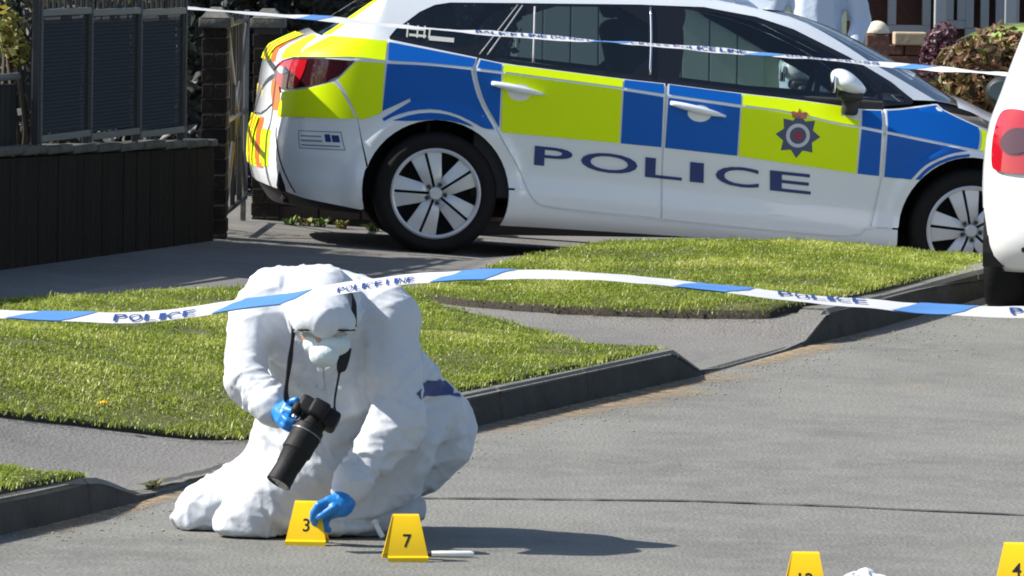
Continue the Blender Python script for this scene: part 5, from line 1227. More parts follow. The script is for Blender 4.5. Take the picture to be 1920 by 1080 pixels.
# camera with strap --------------------------------------------------------
CAMR = empty('camera', tuple(J['cambody'])); tag(CAMR, 'black stills camera with long lens hanging on a neck strap', 'camera')
def cobj(name, bm, material, smooth=False, angle=None):
    o = bm_obj(name, bm, material, None, smooth=smooth, angle=angle); o.parent = CAMR; o.matrix_parent_inverse = Matrix.Translation(-J['cambody']); return o
la, lb_ = J['lensA'], J['lensB']; d = (lb_-la).normalized()
side = (J['lugL']-J['lugR']); side = (side-d*side.dot(d)).normalized(); upv = side.cross(d).normalized()
rotm = Matrix((side, d, -upv)).transposed(); rq = rotm.to_quaternion()
cb = la-d*.045
bm = bmesh.new(); bm_box(bm, cb, (.130, .056, .082), .012, rot=rq); bm_box(bm, cb-upv*.0+side*-.060+d*.022, (.030, .04, .082), .012, rot=rq); cobj('camera_body', bm, BLACK_C, angle=50)
bm = bmesh.new(); bm_box(bm, cb+upv*-.0+(-rotm.col[2])*-.052, (.056, .055, .030), .010, rot=rq); cobj('viewfinder_hump', bm, BLACK_C, angle=50)
bm = bmesh.new(); A = la-d*.02
L0 = (lb_-A).length
def ring_pts(fr): return A+d*(L0*fr)
bm_tube(bm, [ring_pts(t) for t in (0, .10, .12, .30, .32, .50, .53, .72, .75, .95, 1.0)], [.039, .040, .045, .047, .045, .046, .041, .038, .036, .038, .039], 28); cobj('lens_barrel', bm, BLACK_C, angle=35)
bm = bmesh.new(); bm_tube(bm, [ring_pts(.205), ring_pts(.225)], .0485, 28); cobj('lens_ring', bm, GREY_R, angle=35)
bm = bmesh.new(); bm_tube(bm, [ring_pts(1.0), ring_pts(1.004)], .035, 28); cobj('lens_front', bm, LENS_G, angle=35)
bm = bmesh.new(); bm_tube(bm, [cb+side*-.055+d*.045-upv*.02, cb+side*-.055+d*.052-upv*.02], .009, 14); cobj('shutter_button', bm, CHROME, angle=35)
def strap(pts, w, name='strap', nrm=Vector((.55, -.83, 0))):
    P = [Vector(p) for p in pts]; Q = []
    for i in range(len(P)-1):
        p0, p1, p2, p3 = P[max(i-1, 0)], P[i], P[i+1], P[min(i+2, len(P)-1)]
        for j in range(6):
            t = j/6; Q.append(.5*((2*p1)+(p2-p0)*t+(2*p0-5*p1+4*p2-p3)*t*t+(3*p1-p0-3*p2+p3)*t**3))
    Q.append(P[-1]); bm = bmesh.new(); rows = []
    for i, p in enumerate(Q):
        dd = (Q[min(i+1, len(Q)-1)]-Q[max(i-1, 0)]).normalized(); s_ = dd.cross(nrm).normalized(); ww = w(i/(len(Q)-1)) if callable(w) else w; th = nrm*.0016
        rows.append([bm.verts.new(p-s_*ww/2-th), bm.verts.new(p+s_*ww/2-th), bm.verts.new(p+s_*ww/2+th), bm.verts.new(p-s_*ww/2+th)])
    for a, b in zip(rows, rows[1:]):
        for j in range(4): bm.faces.new((a[j], a[(j+1) % 4], b[(j+1) % 4], b[j]))
    bm.faces.new(rows[0]); bm.faces.new(list(reversed(rows[-1]))); bmesh.ops.recalc_face_normals(bm, faces=bm.faces); return cobj(name, bm, BLACK_S)
strap([J['lugR'], J['s1'], J['s2'], J['s3'], J['s4']], lambda t: .012+.006*math.sin(t*9)**2)
strap([J['lugL'], J['lugL']+V3((.012, 0, .04)), J['t1'], J['t2']], lambda t: .014 if t < .5 else .007)
strap([J['t2'], J['t2']+V3((.004, 0, .012)), J['t3'], J['t3']+V3((.006, -.005, .03))], lambda t: .010+.028*sst(.05, .5, t), name='strap_pad')
strap([J['t5']+V3((0, -.012, -.012)), J['t5']+V3((0, -.022, .02)), J['t6']+V3((0, -.022, 0)), J['t7']+V3((0, -.03, 0))], .018)
# ---------------------------------------------------------------- barrier tapes
TAPE_W = mat('white_tape_plastic', (.74, .75, .78), .35, spec=.5); 
_nt = TAPE_W.node_tree; _pb = _nt.nodes['Principled BSDF']; _tl = _nt.nodes.new('ShaderNodeBsdfTranslucent'); _tl.inputs[0].default_value = (.8, .82, .86, 1); _mx = _nt.nodes.new('ShaderNodeMixShader'); _mx.inputs[0].default_value = .3
_nt.links.new(_pb.outputs[0], _mx.inputs[1]); _nt.links.new(_tl.outputs[0], _mx.inputs[2]); _nt.links.new(_mx.outputs[0], _nt.nodes['Material Output'].inputs[0])
TAPE_B = mat('blue_tape_print', (.085, .225, .52), .35); TAPE_T = mat('blue_tape_lettering', (.02, .05, .20), .4)
def catmull(P, k=10):
    P = [Vector(p) for p in P]; Q = []
    for i in range(len(P)-1):
        p0, p1, p2, p3 = P[max(i-1, 0)], P[i], P[i+1], P[min(i+2, len(P)-1)]
        for j in range(k):
            t = j/k; Q.append(.5*((2*p1)+(p2-p0)*t+(2*p0-5*p1+4*p2-p3)*t*t+(3*p1-p0-3*p2+p3)*t**3))
    Q.append(P[-1]); return Q
def tape(name, pts, width, tilt, bands, texts, label, rip=.004, seed=1):
    """plastic ribbon through pts; tilt(t) leans its face; bands/texts by arc position"""
    Q = catmull(pts, 14); arc = [0.0]
    for a, b in zip(Q, Q[1:]): arc.append(arc[-1]+(b-a).length)
    tot = arc[-1]
    def frame(s):
        s = min(max(s, 0), tot-1e-6); i = max(int(np.searchsorted(arc, s, 'right'))-1, 0); i = min(i, len(Q)-2); t = (s-arc[i])/(arc[i+1]-arc[i]); p = Q[i].lerp(Q[i+1], t)
        d = (Q[min(i+2, len(Q)-1)]-Q[max(i-1, 0)]).normalized(); n0 = Vector((d.y, -d.x, 0)).normalized(); u = d.cross(n0)*-1
        if u.z < 0: u = -u
        a = tilt(s/tot); return p, (u*math.cos(a)-n0*math.sin(a)), (n0*math.cos(a)+u*math.sin(a))
    def P(s, w, off=0.0):
        p, u, n = frame(s); rp = rip*(noise.noise((s*7, w*3, seed))+.25*noise.noise((s*19, w*4, seed+5)))
        return p+u*((w-.5)*width)+n*(off+rp+.006*math.sin(math.pi*w)*noise.noise((s*3, seed, 0)))
    root = empty(name, tuple(Q[len(Q)//2])); tag(root, label, 'barrier tape', 'police barrier tapes')
    inv = Matrix.Translation(-Q[len(Q)//2])
    def grid(nm, s0, s1, m_, off, w0=0.0, w1=1.0, slant=0.0):
        ns = max(2, int((s1-s0)/.012)); nw = 8; V = []; F = []
        for i in range(ns+1):
            for j in range(nw+1):
                w = w0+(w1-w0)*j/nw; V.append(P(s0+(s1-s0)*i/ns+slant*(w-.5), w, off))
        for i in range(ns):
            for j in range(nw): a = i*(nw+1)+j; F.append((a, a+nw+1, a+nw+2, a+1))
        o = mesh_obj(nm, V, F, m_); o.parent = root; o.matrix_parent_inverse = inv; return o
    grid('tape_film', 0, tot, TAPE_W, 0.0); 
    for (a, b) in bands: grid('blue_band', a*tot, b*tot, TAPE_B, .002, .0, 1.0, .09); grid('blue_band', a*tot, b*tot, TAPE_B, -.0016, .0, 1.0, .09)
    for (txt, a, b, w0, w1) in texts:
        adv = [(.35 if c_ == ' ' else .5 if c_ == 'I' else 1.0) for c_ in txt]; cum = [sum(adv[:k])/sum(adv) for k in range(len(txt)+1)]
        for k, c_ in enumerate(txt):
            if c_ == ' ': continue
            me = text_poly(c_, 1.0, .015); bmt = bmesh.new(); bmt.from_mesh(me); bmesh.ops.triangulate(bmt, faces=bmt.faces); bmesh.ops.subdivide_edges(bmt, edges=[e for e in bmt.edges if e.calc_length() > .12], cuts=3); bmt.to_mesh(me); bmt.free(); xs = [v.co.x for v in me.vertices]; ys = [v.co.y for v in me.vertices]; x0, x1, y0, y1 = min(xs), max(xs), min(ys), max(ys)
            ca, cb_ = cum[k]+.06*(cum[k+1]-cum[k]), cum[k+1]-.10*(cum[k+1]-cum[k])
            for v in me.vertices:
                u_ = ca+(cb_-ca)*(v.co.x-x0)/(x1-x0); w = w0+(w1-w0)*(v.co.y-y0)/(y1-y0); v.co = P((a+(b-a)*u_)*tot, w, .0042)
            o = link('letter', me, TAPE_T); o.parent = root; o.matrix_parent_inverse = inv
    return root
# front tape across the road: arc positions are fractions of the span u = -250 .. 2150 px
px = [(-400, 600), (-200, 594), (0, 589), (150, 595), (300, 592), (430, 574), (560, 556), (640, 541), (760, 524), (840, 518), (960, 514), (1130, 519), (1300, 535), (1480, 556), (1650, 572), (1800, 582), (1920, 586), (2100, 590), (2300, 594)]
ptsA = [at(u, v, 17.5+.2*abs(u-900)/1300) for u, v in px]
uf = lambda u: (u+400)/2700.0
tape('barrier_tape', ptsA, .070, lambda t: 1.25+.09*math.sin(t*11+1)+.09*math.exp(-((t-.34)/.04)**2), [(uf(45), uf(150)), (uf(430), uf(560)), (uf(840), uf(940)), (uf(1280), uf(1385)), (uf(1695), uf(1805)), (uf(2100), uf(2200))],
     [('POLICE', uf(215), uf(372), .06, .60), ('POLICE LINE', uf(636), uf(782), .10, .58), ('POLICE', uf(1455), uf(1625), .36, .88), ('POLICE', uf(1890), uf(2050), .15, .8)], 'blue and white police tape stretched across the road over the kneeling figure')
pxB = [(348, 14), (420, 21), (525, 29), (620, 36), (700, 45), (760, 50), (860, 58), (1000, 68), (1100, 76), (1250, 86), (1400, 99), (1590, 115), (1720, 126), (1860, 137), (2050, 150), (2400, 172)]
ptsB = [at(u, v, 32.35 if u < 1700 else 32.35-.9*min((u-1700)/400, 1)) for u, v in pxB]
ub = lambda u: (u-348)/2052.0
tape('barrier_tape', ptsB, .070, lambda t: 1.33+.12*math.sin(t*37)+.05*math.sin(t*91), [(ub(560), ub(600)), (ub(1086), ub(1140)), (ub(1370), ub(1420)), (ub(1640), ub(1690))],
     [('POLICE LINE DO NOT', ub(870), ub(1080), .2, .8), ('CROSS POLICE LINE', ub(1150), ub(1360), .2, .8), ('DO NOT CROSS', ub(1430), ub(1600), .2, .8)], 'blue and white police tape running past the police car windows', seed=4)

# ---------------------------------------------------------------- evidence markers and things on the road
MARK_Y = mat('yellow_marker_plastic', (.80, .52, .005), .35, spec=.5, sss=.05); MARK_D = mat('black_digit', (.01, .01, .01), .5)
def marker(x, y, digit, rz, label, h=.128, w=.120):
    """folded tent of yellow sheet: two sloping faces, rounded ridge, turned-out feet"""
    root = empty('evidence_marker', (x, y, z_road(x, y)), rz); tag(root, label, 'evidence marker', 'numbered evidence markers')
    wt = w*.62; dp = .052; th = .0022; prof = []
    N = [(-dp-.012, .0, w), (-dp-.012, .012, w), (-dp, .0165, w*.985), (-dp*.30, h-.006, wt*1.02), (-dp*.12, h, wt), (dp*.12, h, wt), (dp*.30, h-.006, wt*1.02), (dp, .0165, w*.985), (dp+.012, .012, w), (dp+.012, .0, w)]
    bm = bmesh.new(); outer = [[bm.verts.new((sx*ww/2, yy, zz)) for sx in (-1, -.5, 0, .5, 1)] for yy, zz, ww in N]
    inner = [[bm.verts.new((sx*(ww/2-.001), yy*(1-th/dp), max(zz-th*1.2, 0))) for sx in (-1, -.5, 0, .5, 1)] for yy, zz, ww in N]
    for A_, s_ in ((outer, 1), (inner, -1)):
        for a, b in zip(A_, A_[1:]):
            for j in range(4):
                f = (a[j], a[j+1], b[j+1], b[j]); bm.faces.new(f if s_ > 0 else tuple(reversed(f)))
    for j in (0, 4):
        for k in range(len(N)-1): bm.faces.new((outer[k][j], outer[k+1][j], inner[k+1][j], inner[k][j]))
    bmesh.ops.recalc_face_normals(bm, faces=bm.faces)
    bm_obj('marker_shell', bm, MARK_Y, root, angle=50)
    # digits on both faces
    slope0, slope1 = N[2], N[3]
    for face in (1, -1):
        me = text_poly(digit, 1.0, .012); xs = [v.co.x for v in me.vertices]; ys = [v.co.y for v in me.vertices]; x0, x1, y0, y1 = min(xs), max(xs), min(ys), max(ys); H = .038; Wd = H*(x1-x0)/(y1-y0)
        for v in me.vertices:
            u_ = (v.co.x-x0)/(x1-x0)-.5; w_ = .040+H*(v.co.y-y0)/(y1-y0); t = (w_-slope0[1])/(slope1[1]-slope0[1]); yy = slope0[0]+(slope1[0]-slope0[0])*t-.0004
            v.co = Vector((u_*Wd*face, yy*face, w_+.0003))
        o = link('digit', me, MARK_D); o.parent = root
    return root
marker(-.599, 19.60, '3', math.radians(-3), 'yellow evidence marker numbered 3 by the gloved hand')
marker(-.300, 19.19, '7', math.radians(9), 'yellow evidence marker numbered 7 beside the white pen', h=.134)
m12 = at(1503, 1045, 18.60); marker(m12.x, 18.36, '12', math.radians(2), 'yellow evidence marker cut by the bottom edge, left of the crumpled paper', h=.134)
m4 = at(1907, 1026, 18.80); marker(m4.x, 18.80, '4', math.radians(-4), 'yellow evidence marker numbered 4 at the bottom right corner', h=.134)
PEN_M = mat('white_pen_plastic', (.78, .78, .76), .4); PEN_D = mat('dark_pen_plastic', (.03, .03, .032), .5); PAPER_M = mat('crumpled_white', (.78, .78, .78), .8, bump=(60, .6))
pr = empty('pen', (-.175, 19.30, z_road(-.175, 19.3)+.010)); tag(pr, 'white pen lying on the road right of marker 7', 'pen')
bm = bmesh.new(); bm_tube(bm, [(-.05, -.004, 0), (-.02, -.002, 0), (.065, .004, 0), (.074, .0045, 0)], [.0085, .0095, .0095, .006], 14); bm_obj('pen_barrel', bm, PEN_M, pr, angle=40)
bm = bmesh.new(); bm_tube(bm, [(-.088, -.006, -.001), (-.075, -.0055, -.0005), (-.0505, -.004, 0)], [.003, .0075, .0082], 14); bm_obj('pen_tip', bm, PEN_D, pr, angle=40)
tb = empty('sample_tube', (-.392, 19.80, .004)); tag(tb, 'small white tube standing aslant by the kneeling figure', 'tube')
bm = bmesh.new(); bm_tube(bm, [(.014, 0, .006), (-.008, .012, .044)], .0085, 14); bm_obj('tube_body', bm, PEN_M, tb, angle=40)
bm = bmesh.new(); bm_tube(bm, [(-.0085, .0122, .045), (-.0145, .0155, .055)], .010, 14); bm_obj('tube_cap', bm, PAPER_M, tb, angle=40)
def crumple(name, c, r, seed, material, label, cat):
    bm = bmesh.new()
    for (dx, dy, dz, rr) in ((-.03, 0, .02, .03), (.005, .01, .026, .034), (.042, -.006, .02, .028), (.02, -.02, .012, .026)): ellipsoid(bm, Vector(c)+Vector((dx, dy, dz)), (rr, rr*.9, rr*.9))
    me = remeshed(bm, .004, 2); wrinkle(me, .012, seed, freq=18, zf=z_road); o = link(name, me, material); tag(o, label, cat); return o
cp = at(1620, 1067, 18.7); crumple('crumpled_paper', (cp.x, 18.7, cp.z-.055), .03, 3, PAPER_M, 'crumpled white paper on the road at the bottom edge', 'paper')
# dandelion in the verge edge, weeds by the kerb end
PETAL = mat('dandelion_petals', (.78, .50, .01), .7); LEAF_G = mat('weed_leaf', (.10, .16, .025), .6)
f0 = at(195, 756, 22.30); fl = empty('dandelion', (f0.x, 22.30, f0.z-.028)); tag(fl, 'yellow dandelion flower at the grass edge beside the path', 'flower')
bm = bmesh.new()
for i in range(26):
    a = i*2.4; r = .004+.017*(i/26); bm_tube(bm, [(0, 0, .028), (r*math.cos(a), r*math.sin(a), .031+.004*(1-i/26))], [.002, .0035], 4)
bm_obj('flower_head', bm, PETAL, fl); bm = bmesh.new(); bm_tube(bm, [(0, 0, 0), (.002, 0, .029)], .002, 6); bm_obj('stem', bm, LEAF_G, fl)
def leaf_bunch(name, c, n, h, spread, seed, material, label, cat='weed', w=.007, group=None):
    rr = random.Random(seed); bm = bmesh.new()
    for i in range(n):
        a = rr.uniform(0, 6.283); L = h*rr.uniform(.5, 1.1); sp = spread*rr.uniform(.3, 1); b = Vector((rr.uniform(-.3, .3)*spread, rr.uniform(-.3, .3)*spread, 0)); d = Vector((math.cos(a), math.sin(a), 0)); s_ = Vector((-d.y, d.x, 0))*w*rr.uniform(.6, 1.3)
        m_ = b+d*sp*.45+Vector((0, 0, L*.7)); t = b+d*sp+Vector((0, 0, L*rr.uniform(.6, 1)))
        v = [bm.verts.new(q) for q in (b-s_*.3, b+s_*.3, m_+s_*.5, m_-s_*.5, t)]; bm.faces.new(v[:4]); bm.faces.new((v[3], v[2], v[4]))
    o = bm_obj(name, bm, material, None, loc=c); tag(o, label, cat, group); return o
q = at(285, 925, 20.95); leaf_bunch('weed', (q.x, 20.95, z_drive(q.x, 20.95)), 40, .05, .05, 3, mat('dry_weed', (.26, .25, .07), .7), 'small dry weed tuft at the end of the left kerb')
# ---------------------------------------------------------------- garden wall, railings, gate on the left
WALL_M = mat('garden_wall_render', (.021, .0165, .0125), .95, spec=.08, var=[(3, .8, (.009, .0085, .0085), (4, 4, .35)), (9, .6, (.038, .027, .018), (3, 3, .25)), (30, .4, (.012, .0115, .011))], bump=[(30, .6), (6, .5)])
COPE_M = mat('coping_stone', (.105, .10, .08), .9, var=(9, .8, (.03, .03, .026)), bump=(40, .6))
PILL_M = mat('pillar_brick', (.024, .019, .016), .9, spec=.08, var=(12, .6, (.018, .016, .015)), bump=(30, .7)); CAP_M = mat('pillar_cap', (.13, .125, .11), .85, var=(16, .7, (.05, .05, .045)), bump=(40, .6))
IRON_M = mat('black_iron', (.016, .017, .019), .5); RAIL_G = mat('grey_painted_rail', (.10, .105, .108), .6); MESH_M = mat('dark_mesh', (.095, .105, .125), .7, spec=.2); ROOF_D = mat('felt_roof', (.02, .02, .022), .9); WOOD_D = mat('dark_fence_boards', (.018, .020, .020), .8, spec=.1, var=(9, .5, (.03, .032, .03)))
W0, W1 = Vector((-2.212, 28.52)), Vector((-1.475, 32.55)); wd_ = (W1-W0).normalized(); wn_ = Vector((wd_.y, -wd_.x))          # face normal towards the road
def on_wall(s, off=0.0): p = W0+wd_*s+wn_*off; return p.x, p.y
WL = (W1-W0).length
def wall_top(s): return .845-.021*s
wl = empty('garden_wall', (W0.x, W0.y, .3)); tag(wl, 'low dark rendered garden wall with stone coping under the railings', 'wall')
def wobj(name, bm, m_, par=wl, angle=None, smooth=False):
    o = bm_obj(name, bm, m_, None, angle=angle, smooth=smooth); o.parent = par; o.matrix_parent_inverse = Matrix.Translation(-par.location); return o
s = -4.2; i = 0
while s < WL-.02:
    s1 = min(s+R_.uniform(.12, .20), WL); bm = bmesh.new(); a0, a1 = on_wall(s+.001, .0), on_wall(s1-.001, .0); b0, b1 = on_wall(s+.001, -.11), on_wall(s1-.001, -.11)
    zb0, zb1 = z_drive(*a0)-.05, z_drive(*a1)-.05; t0, t1 = wall_top(s)-.05, wall_top(s1)-.05; j = R_.uniform(-.003, .003)
    v = [bm.verts.new(q) for q in ((a0[0]+j, a0[1], zb0), (a1[0]+j, a1[1], zb1), (b1[0], b1[1], zb1), (b0[0], b0[1], zb0), (a0[0]+j, a0[1], t0), (a1[0]+j, a1[1], t1), (b1[0], b1[1], t1), (b0[0], b0[1], t0))]
    for f in ((0, 1, 5, 4), (1, 2, 6, 5), (2, 3, 7, 6), (3, 0, 4, 7), (4, 5, 6, 7)): bm.faces.new([v[k] for k in f])
    bmesh.ops.bevel(bm, geom=[e for e in bm.edges], offset=.0015, segments=1, affect='EDGES'); wobj('wall_panel', bm, WALL_M)
    s = s1
s = -4.2
while s < WL-.02:
    s1 = min(s+.45, WL); bm = bmesh.new(); c0 = on_wall((s+s1)/2, -.055); ang = math.atan2(wd_.y, wd_.x)
    bm_box(bm, (c0[0], c0[1], wall_top((s+s1)/2)-.024+R_.uniform(-.004, .004)), (s1-s-.008, .150, .034), .008, rot=Matrix.Rotation(ang, 3, 'Z').to_quaternion()); wobj('coping_stone', bm, COPE_M, angle=40); s = s1
# railings
def s_at(u):      # station on the wall line seen at photo column u
    lo, hi = -3.0, 6.0
    for _ in range(40):
        m_ = (lo+hi)/2; x, y = on_wall(m_); 
        if 960+12400*x/y < u: lo = m_
        else: hi = m_
    return lo
rl = empty('railing', (W0.x, W0.y, 1.0)); tag(rl, 'black iron railing with mesh panels on the garden wall', 'railing')
PS = [s_at(u) for u in (82, 176, 268, 352)]
ztop = lambda s: at(960+12400*on_wall(s)[0]/on_wall(s)[1], 22, on_wall(s)[1]).z
for s in PS:
    x, y = on_wall(s, -.05); bm = bmesh.new(); bm_box(bm, (x, y, wall_top(s)+.53), (.032, .032, 1.10), .004); wobj('post', bm, IRON_M, rl)
    x, y = on_wall(s+.022, -.03); bm = bmesh.new(); bm_box(bm, (x, y, wall_top(s)+.36), (.012, .02, .72), .002); wobj('post_edge', bm, RAIL_G, rl)
for a, b in zip(PS, PS[1:]):
    ang = math.atan2(wd_.y, wd_.x); q_ = Matrix.Rotation(ang, 3, 'Z').to_quaternion(); sm_ = (a+b)/2
    for (zz, hh) in ((wall_top(sm_)+.035, .030), (ztop(sm_), .030)):
        x, y = on_wall(sm_, -.035); bm = bmesh.new(); bm_box(bm, (x, y, zz), (b-a-.03, .028, hh), .003, rot=q_); wobj('rail', bm, RAIL_G, rl)
    # woven mesh: diagonal wires
    zlo, zhi = wall_top(sm_)+.055, ztop(sm_)-.018; bm = bmesh.new(); L = b-a-.04; Hh = zhi-zlo; st = .034
    k = -Hh
    while k < L:
        for sg in (1, -1):
            s0, s1 = max(k, 0), min(k+Hh, L)
            if s1-s0 > .01:
                p0, p1 = (s0, s0-k), (s1, s1-k)
                if sg < 0: p0, p1 = (L-p0[0], p0[1]), (L-p1[0], p1[1])
                bm_tube(bm, [(*on_wall(a+.02+p0[0], -.05), zlo+p0[1]), (*on_wall(a+.02+p1[0], -.05), zlo+p1[1])], .0026, 4, cap=False)
        k += st
    wobj('mesh_panel', bm, MESH_M, rl)
    x, y = on_wall(sm_, -.075); bm = bmesh.new(); bm_box(bm, (x, y, (zlo+zhi)/2), (L, .004, Hh), 0, rot=q_); wobj('shade_sheet', bm, MATS.get('shade_backing') or mat('shade_backing', (.010, .012, .018), .8, spec=.1, var=(25, .6, (.02, .022, .028))), rl)  # dark sheet added to stand in for the shaded garden behind the mesh
    # finial bars above the top rail
    n = 9
    for i in range(n):
        s = a+(b-a)*(i+.5)/n; x, y = on_wall(s, -.035); z0 = ztop(s)+.015; bm = bmesh.new(); bm_tube(bm, [(x, y, z0), (x, y, z0+.16), (x, y, z0+.17), (x, y, z0+.24)], [.008, .008, .018, .002], 8); wobj('spear_bar', bm, IRON_M, rl)
# boarded fence section at the far left
bf = empty('board_fence', (*on_wall(-1.0), 1.0)); tag(bf, 'dark vertical board fence at the left edge behind a pale rail', 'fence')
s = -3.9
while s < PS[0]-.06:
    x, y = on_wall(s, -.14); z0 = wall_top(s)-.04; z1 = at(30, 158, y).z; bm = bmesh.new(); bm_box(bm, (x, y, (z0+z1)/2), (.02, .088, z1-z0), .003, rot=Matrix.Rotation(math.atan2(wd_.y, wd_.x)-math.pi/2, 3, 'Z').to_quaternion()); wobj('board', bm, WOOD_D, bf); s += .096
bm = bmesh.new(); x0, y0 = on_wall(-3.9, -.12); x1, y1 = on_wall(PS[0]-.04, -.12); zr = at(30, 150, 28.6).z; bm_tube(bm, [(x0, y0, zr), (x1, y1, zr)], .016, 8); wobj('rail', bm, RAIL_G, bf, smooth=True)
# gate pillars with caps
def pillar(u0, u1, yy, vt, label, dep=.30):
    xa = (u0-960)/12400*yy; xb = (u1-960)/12400*yy; w = xb-xa; zt = at((u0+u1)/2, vt, yy).z; zb = z_drive((xa+xb)/2, yy)-.05
    root = empty('gate_pillar', ((xa+xb)/2, yy+dep/2, zb)); tag(root, label, 'gate pillar', 'gate pillars')
    z = 0.0; bh = .075; k = 0
    while z < zt-zb-.03:
        bm = bmesh.new(); off = .5 if k % 2 else 0
        hh = min(bh, zt-zb-z)-.008
        for (cx_, cy_, sx_, sy_) in ((-w/4, 0, w/2-.008, dep), (w/4, 0, w/2-.008, dep)) if k % 2 == 0 else ((0, -dep/4, w, dep/2-.008), (0, dep/4, w, dep/2-.008)):
            bm2 = bmesh.new(); bm_box(bm2, (cx_, cy_, z+hh/2), (sx_, sy_, hh), .004, seg=1); bm_obj('brick', bm2, PILL_M, root)
        bm.free(); z += bh; k += 1
    bm = bmesh.new(); bm_box(bm, (0, 0, (zt-zb)/2), (w-.014, dep-.014, zt-zb), 0); bm_obj('mortar_core', bm, mat('dark_mortar', (.03, .028, .026), .95) if 'dark_mortar' not in MATS else MATS['dark_mortar'], root)
    bm = bmesh.new(); h0 = zt-zb; r = bmesh.ops.create_cone(bm, segments=4, radius1=.78*w, radius2=.30*w, depth=.05, cap_ends=True)
    for v in bm.verts:
        p = Matrix.Rotation(math.pi/4, 3, 'Z') @ v.co; v.co = Vector((p.x, p.y*dep/w, p.z+h0+.075))
    bm_box(bm, (0, 0, h0+.025), (w+.03, dep+.03, .05), .006); bm_obj('cap', bm, CAP_M, root, angle=30)
pillar(372, 421, 32.75, 52, 'dark brick gate pillar at the end of the garden wall'); pillar(468, 522, 35.25, 52, 'dark brick gate pillar beside the police car tail')
gt = empty('gate', (at(440, 430, 33.3).x, 33.3, .25)); tag(gt, 'open black iron gate between the two brick pillars', 'gate')
ga, gb = at(427, 60, 33.15), at(463, 60, 34.95)
for k in range(4):
    t = k/3; p = ga.lerp(gb, t); bm = bmesh.new(); bm_box(bm, (p.x, p.y, .30+.55), (.026, .026, 1.0), .004); wobj('bar', bm, RAIL_G if k in (0, 3) else IRON_M, gt)
bm = bmesh.new(); bm_tube(bm, [(ga.x, ga.y, .40), (gb.x, gb.y, 1.28)], .012, 8); wobj('brace', bm, IRON_M, gt)
bm = bmesh.new(); bm_tube(bm, [(ga.x, ga.y, 1.28), (gb.x, gb.y, .40)], .012, 8); wobj('brace', bm, IRON_M, gt)
for z in (.36, .82, 1.30):
    bm = bmesh.new(); bm_tube(bm, [(ga.x, ga.y, z), (gb.x, gb.y, z)], .014, 8); wobj('cross_rail', bm, IRON_M, gt)
gp = at(455, 435, 35.0); bm = bmesh.new(); bm_box(bm, (gp.x, 35.0, .72), (.03, .03, 1.0), .004); ob = bm_obj('stake', bm, mat('weathered_post', (.16, .15, .12), .9, var=(30, .7, (.06, .06, .05))), None); tag(ob, 'weathered slim post standing in the gateway', 'post')
# low wall and weeds behind the police car's tail
lw = empty('low_wall', (-.9, 35.3, .2)); tag(lw, 'low dark brick wall seen under the police car bumper', 'wall')
LWM = mat('dark_brick', (.045, .030, .024), .9, var=(18, .6, (.03, .024, .022)), bump=(30, .5))
for r_ in range(4):
    for k in range(16):
        bm = bmesh.new(); bm_box(bm, (-1.15+.225*k+(.11 if r_ % 2 else 0), 35.35, .23+.075*r_+.035), (.215, .11, .067), .004, seg=1); wobj('brick', bm, LWM, lw)
bm = bmesh.new(); bm_box(bm, (.65, 35.38, .34), (3.9, .12, .36), 0); wobj('mortar_core', bm, MATS['dark_mortar'], lw)
for k, (u, v) in enumerate(((545, 432), (572, 428), (600, 430), (640, 436), (700, 433))):
    q = at(u, v, 34.9); leaf_bunch('weed', (q.x, 34.9, z_drive(q.x, 34.9)), 30, .055, .09, 20+k, MATS['dry_weed'] if k % 2 else LEAF_G, ('dry weed tuft nearest the gate pillar', 'green weed tuft second from the gate pillar', 'dry weed tuft under the middle of the car bumper', 'green weed tuft near the rear wheel', 'dry weed tuft against the rear wheel')[k], group='weeds behind the police car', w=.012)
# ---------------------------------------------------------------- planting: leafy volumes
def leaf_mat(name, cols, rough=.5, tr=.3):
    m = bpy.data.materials.new(name); m.use_nodes = True; nt = m.node_tree; nt.nodes.clear(); L = nt.links
    at_ = nt.nodes.new('ShaderNodeAttribute'); at_.attribute_name = 'tint'; d = nt.nodes.new('ShaderNodeBsdfPrincipled'); d.inputs['Roughness'].default_value = rough; t = nt.nodes.new('ShaderNodeBsdfTranslucent'); mx = nt.nodes.new('ShaderNodeMixShader'); mx.inputs[0].default_value = tr; o = nt.nodes.new('ShaderNodeOutputMaterial')
    L.new(at_.outputs['Color'], d.inputs['Base Color']); L.new(at_.outputs['Color'], t.inputs[0]); L.new(d.outputs[0], mx.inputs[1]); L.new(t.outputs[0], mx.inputs[2]); L.new(mx.outputs[0], o.inputs[0]); return m
LEAF_M = leaf_mat('shrub_leaf', None)
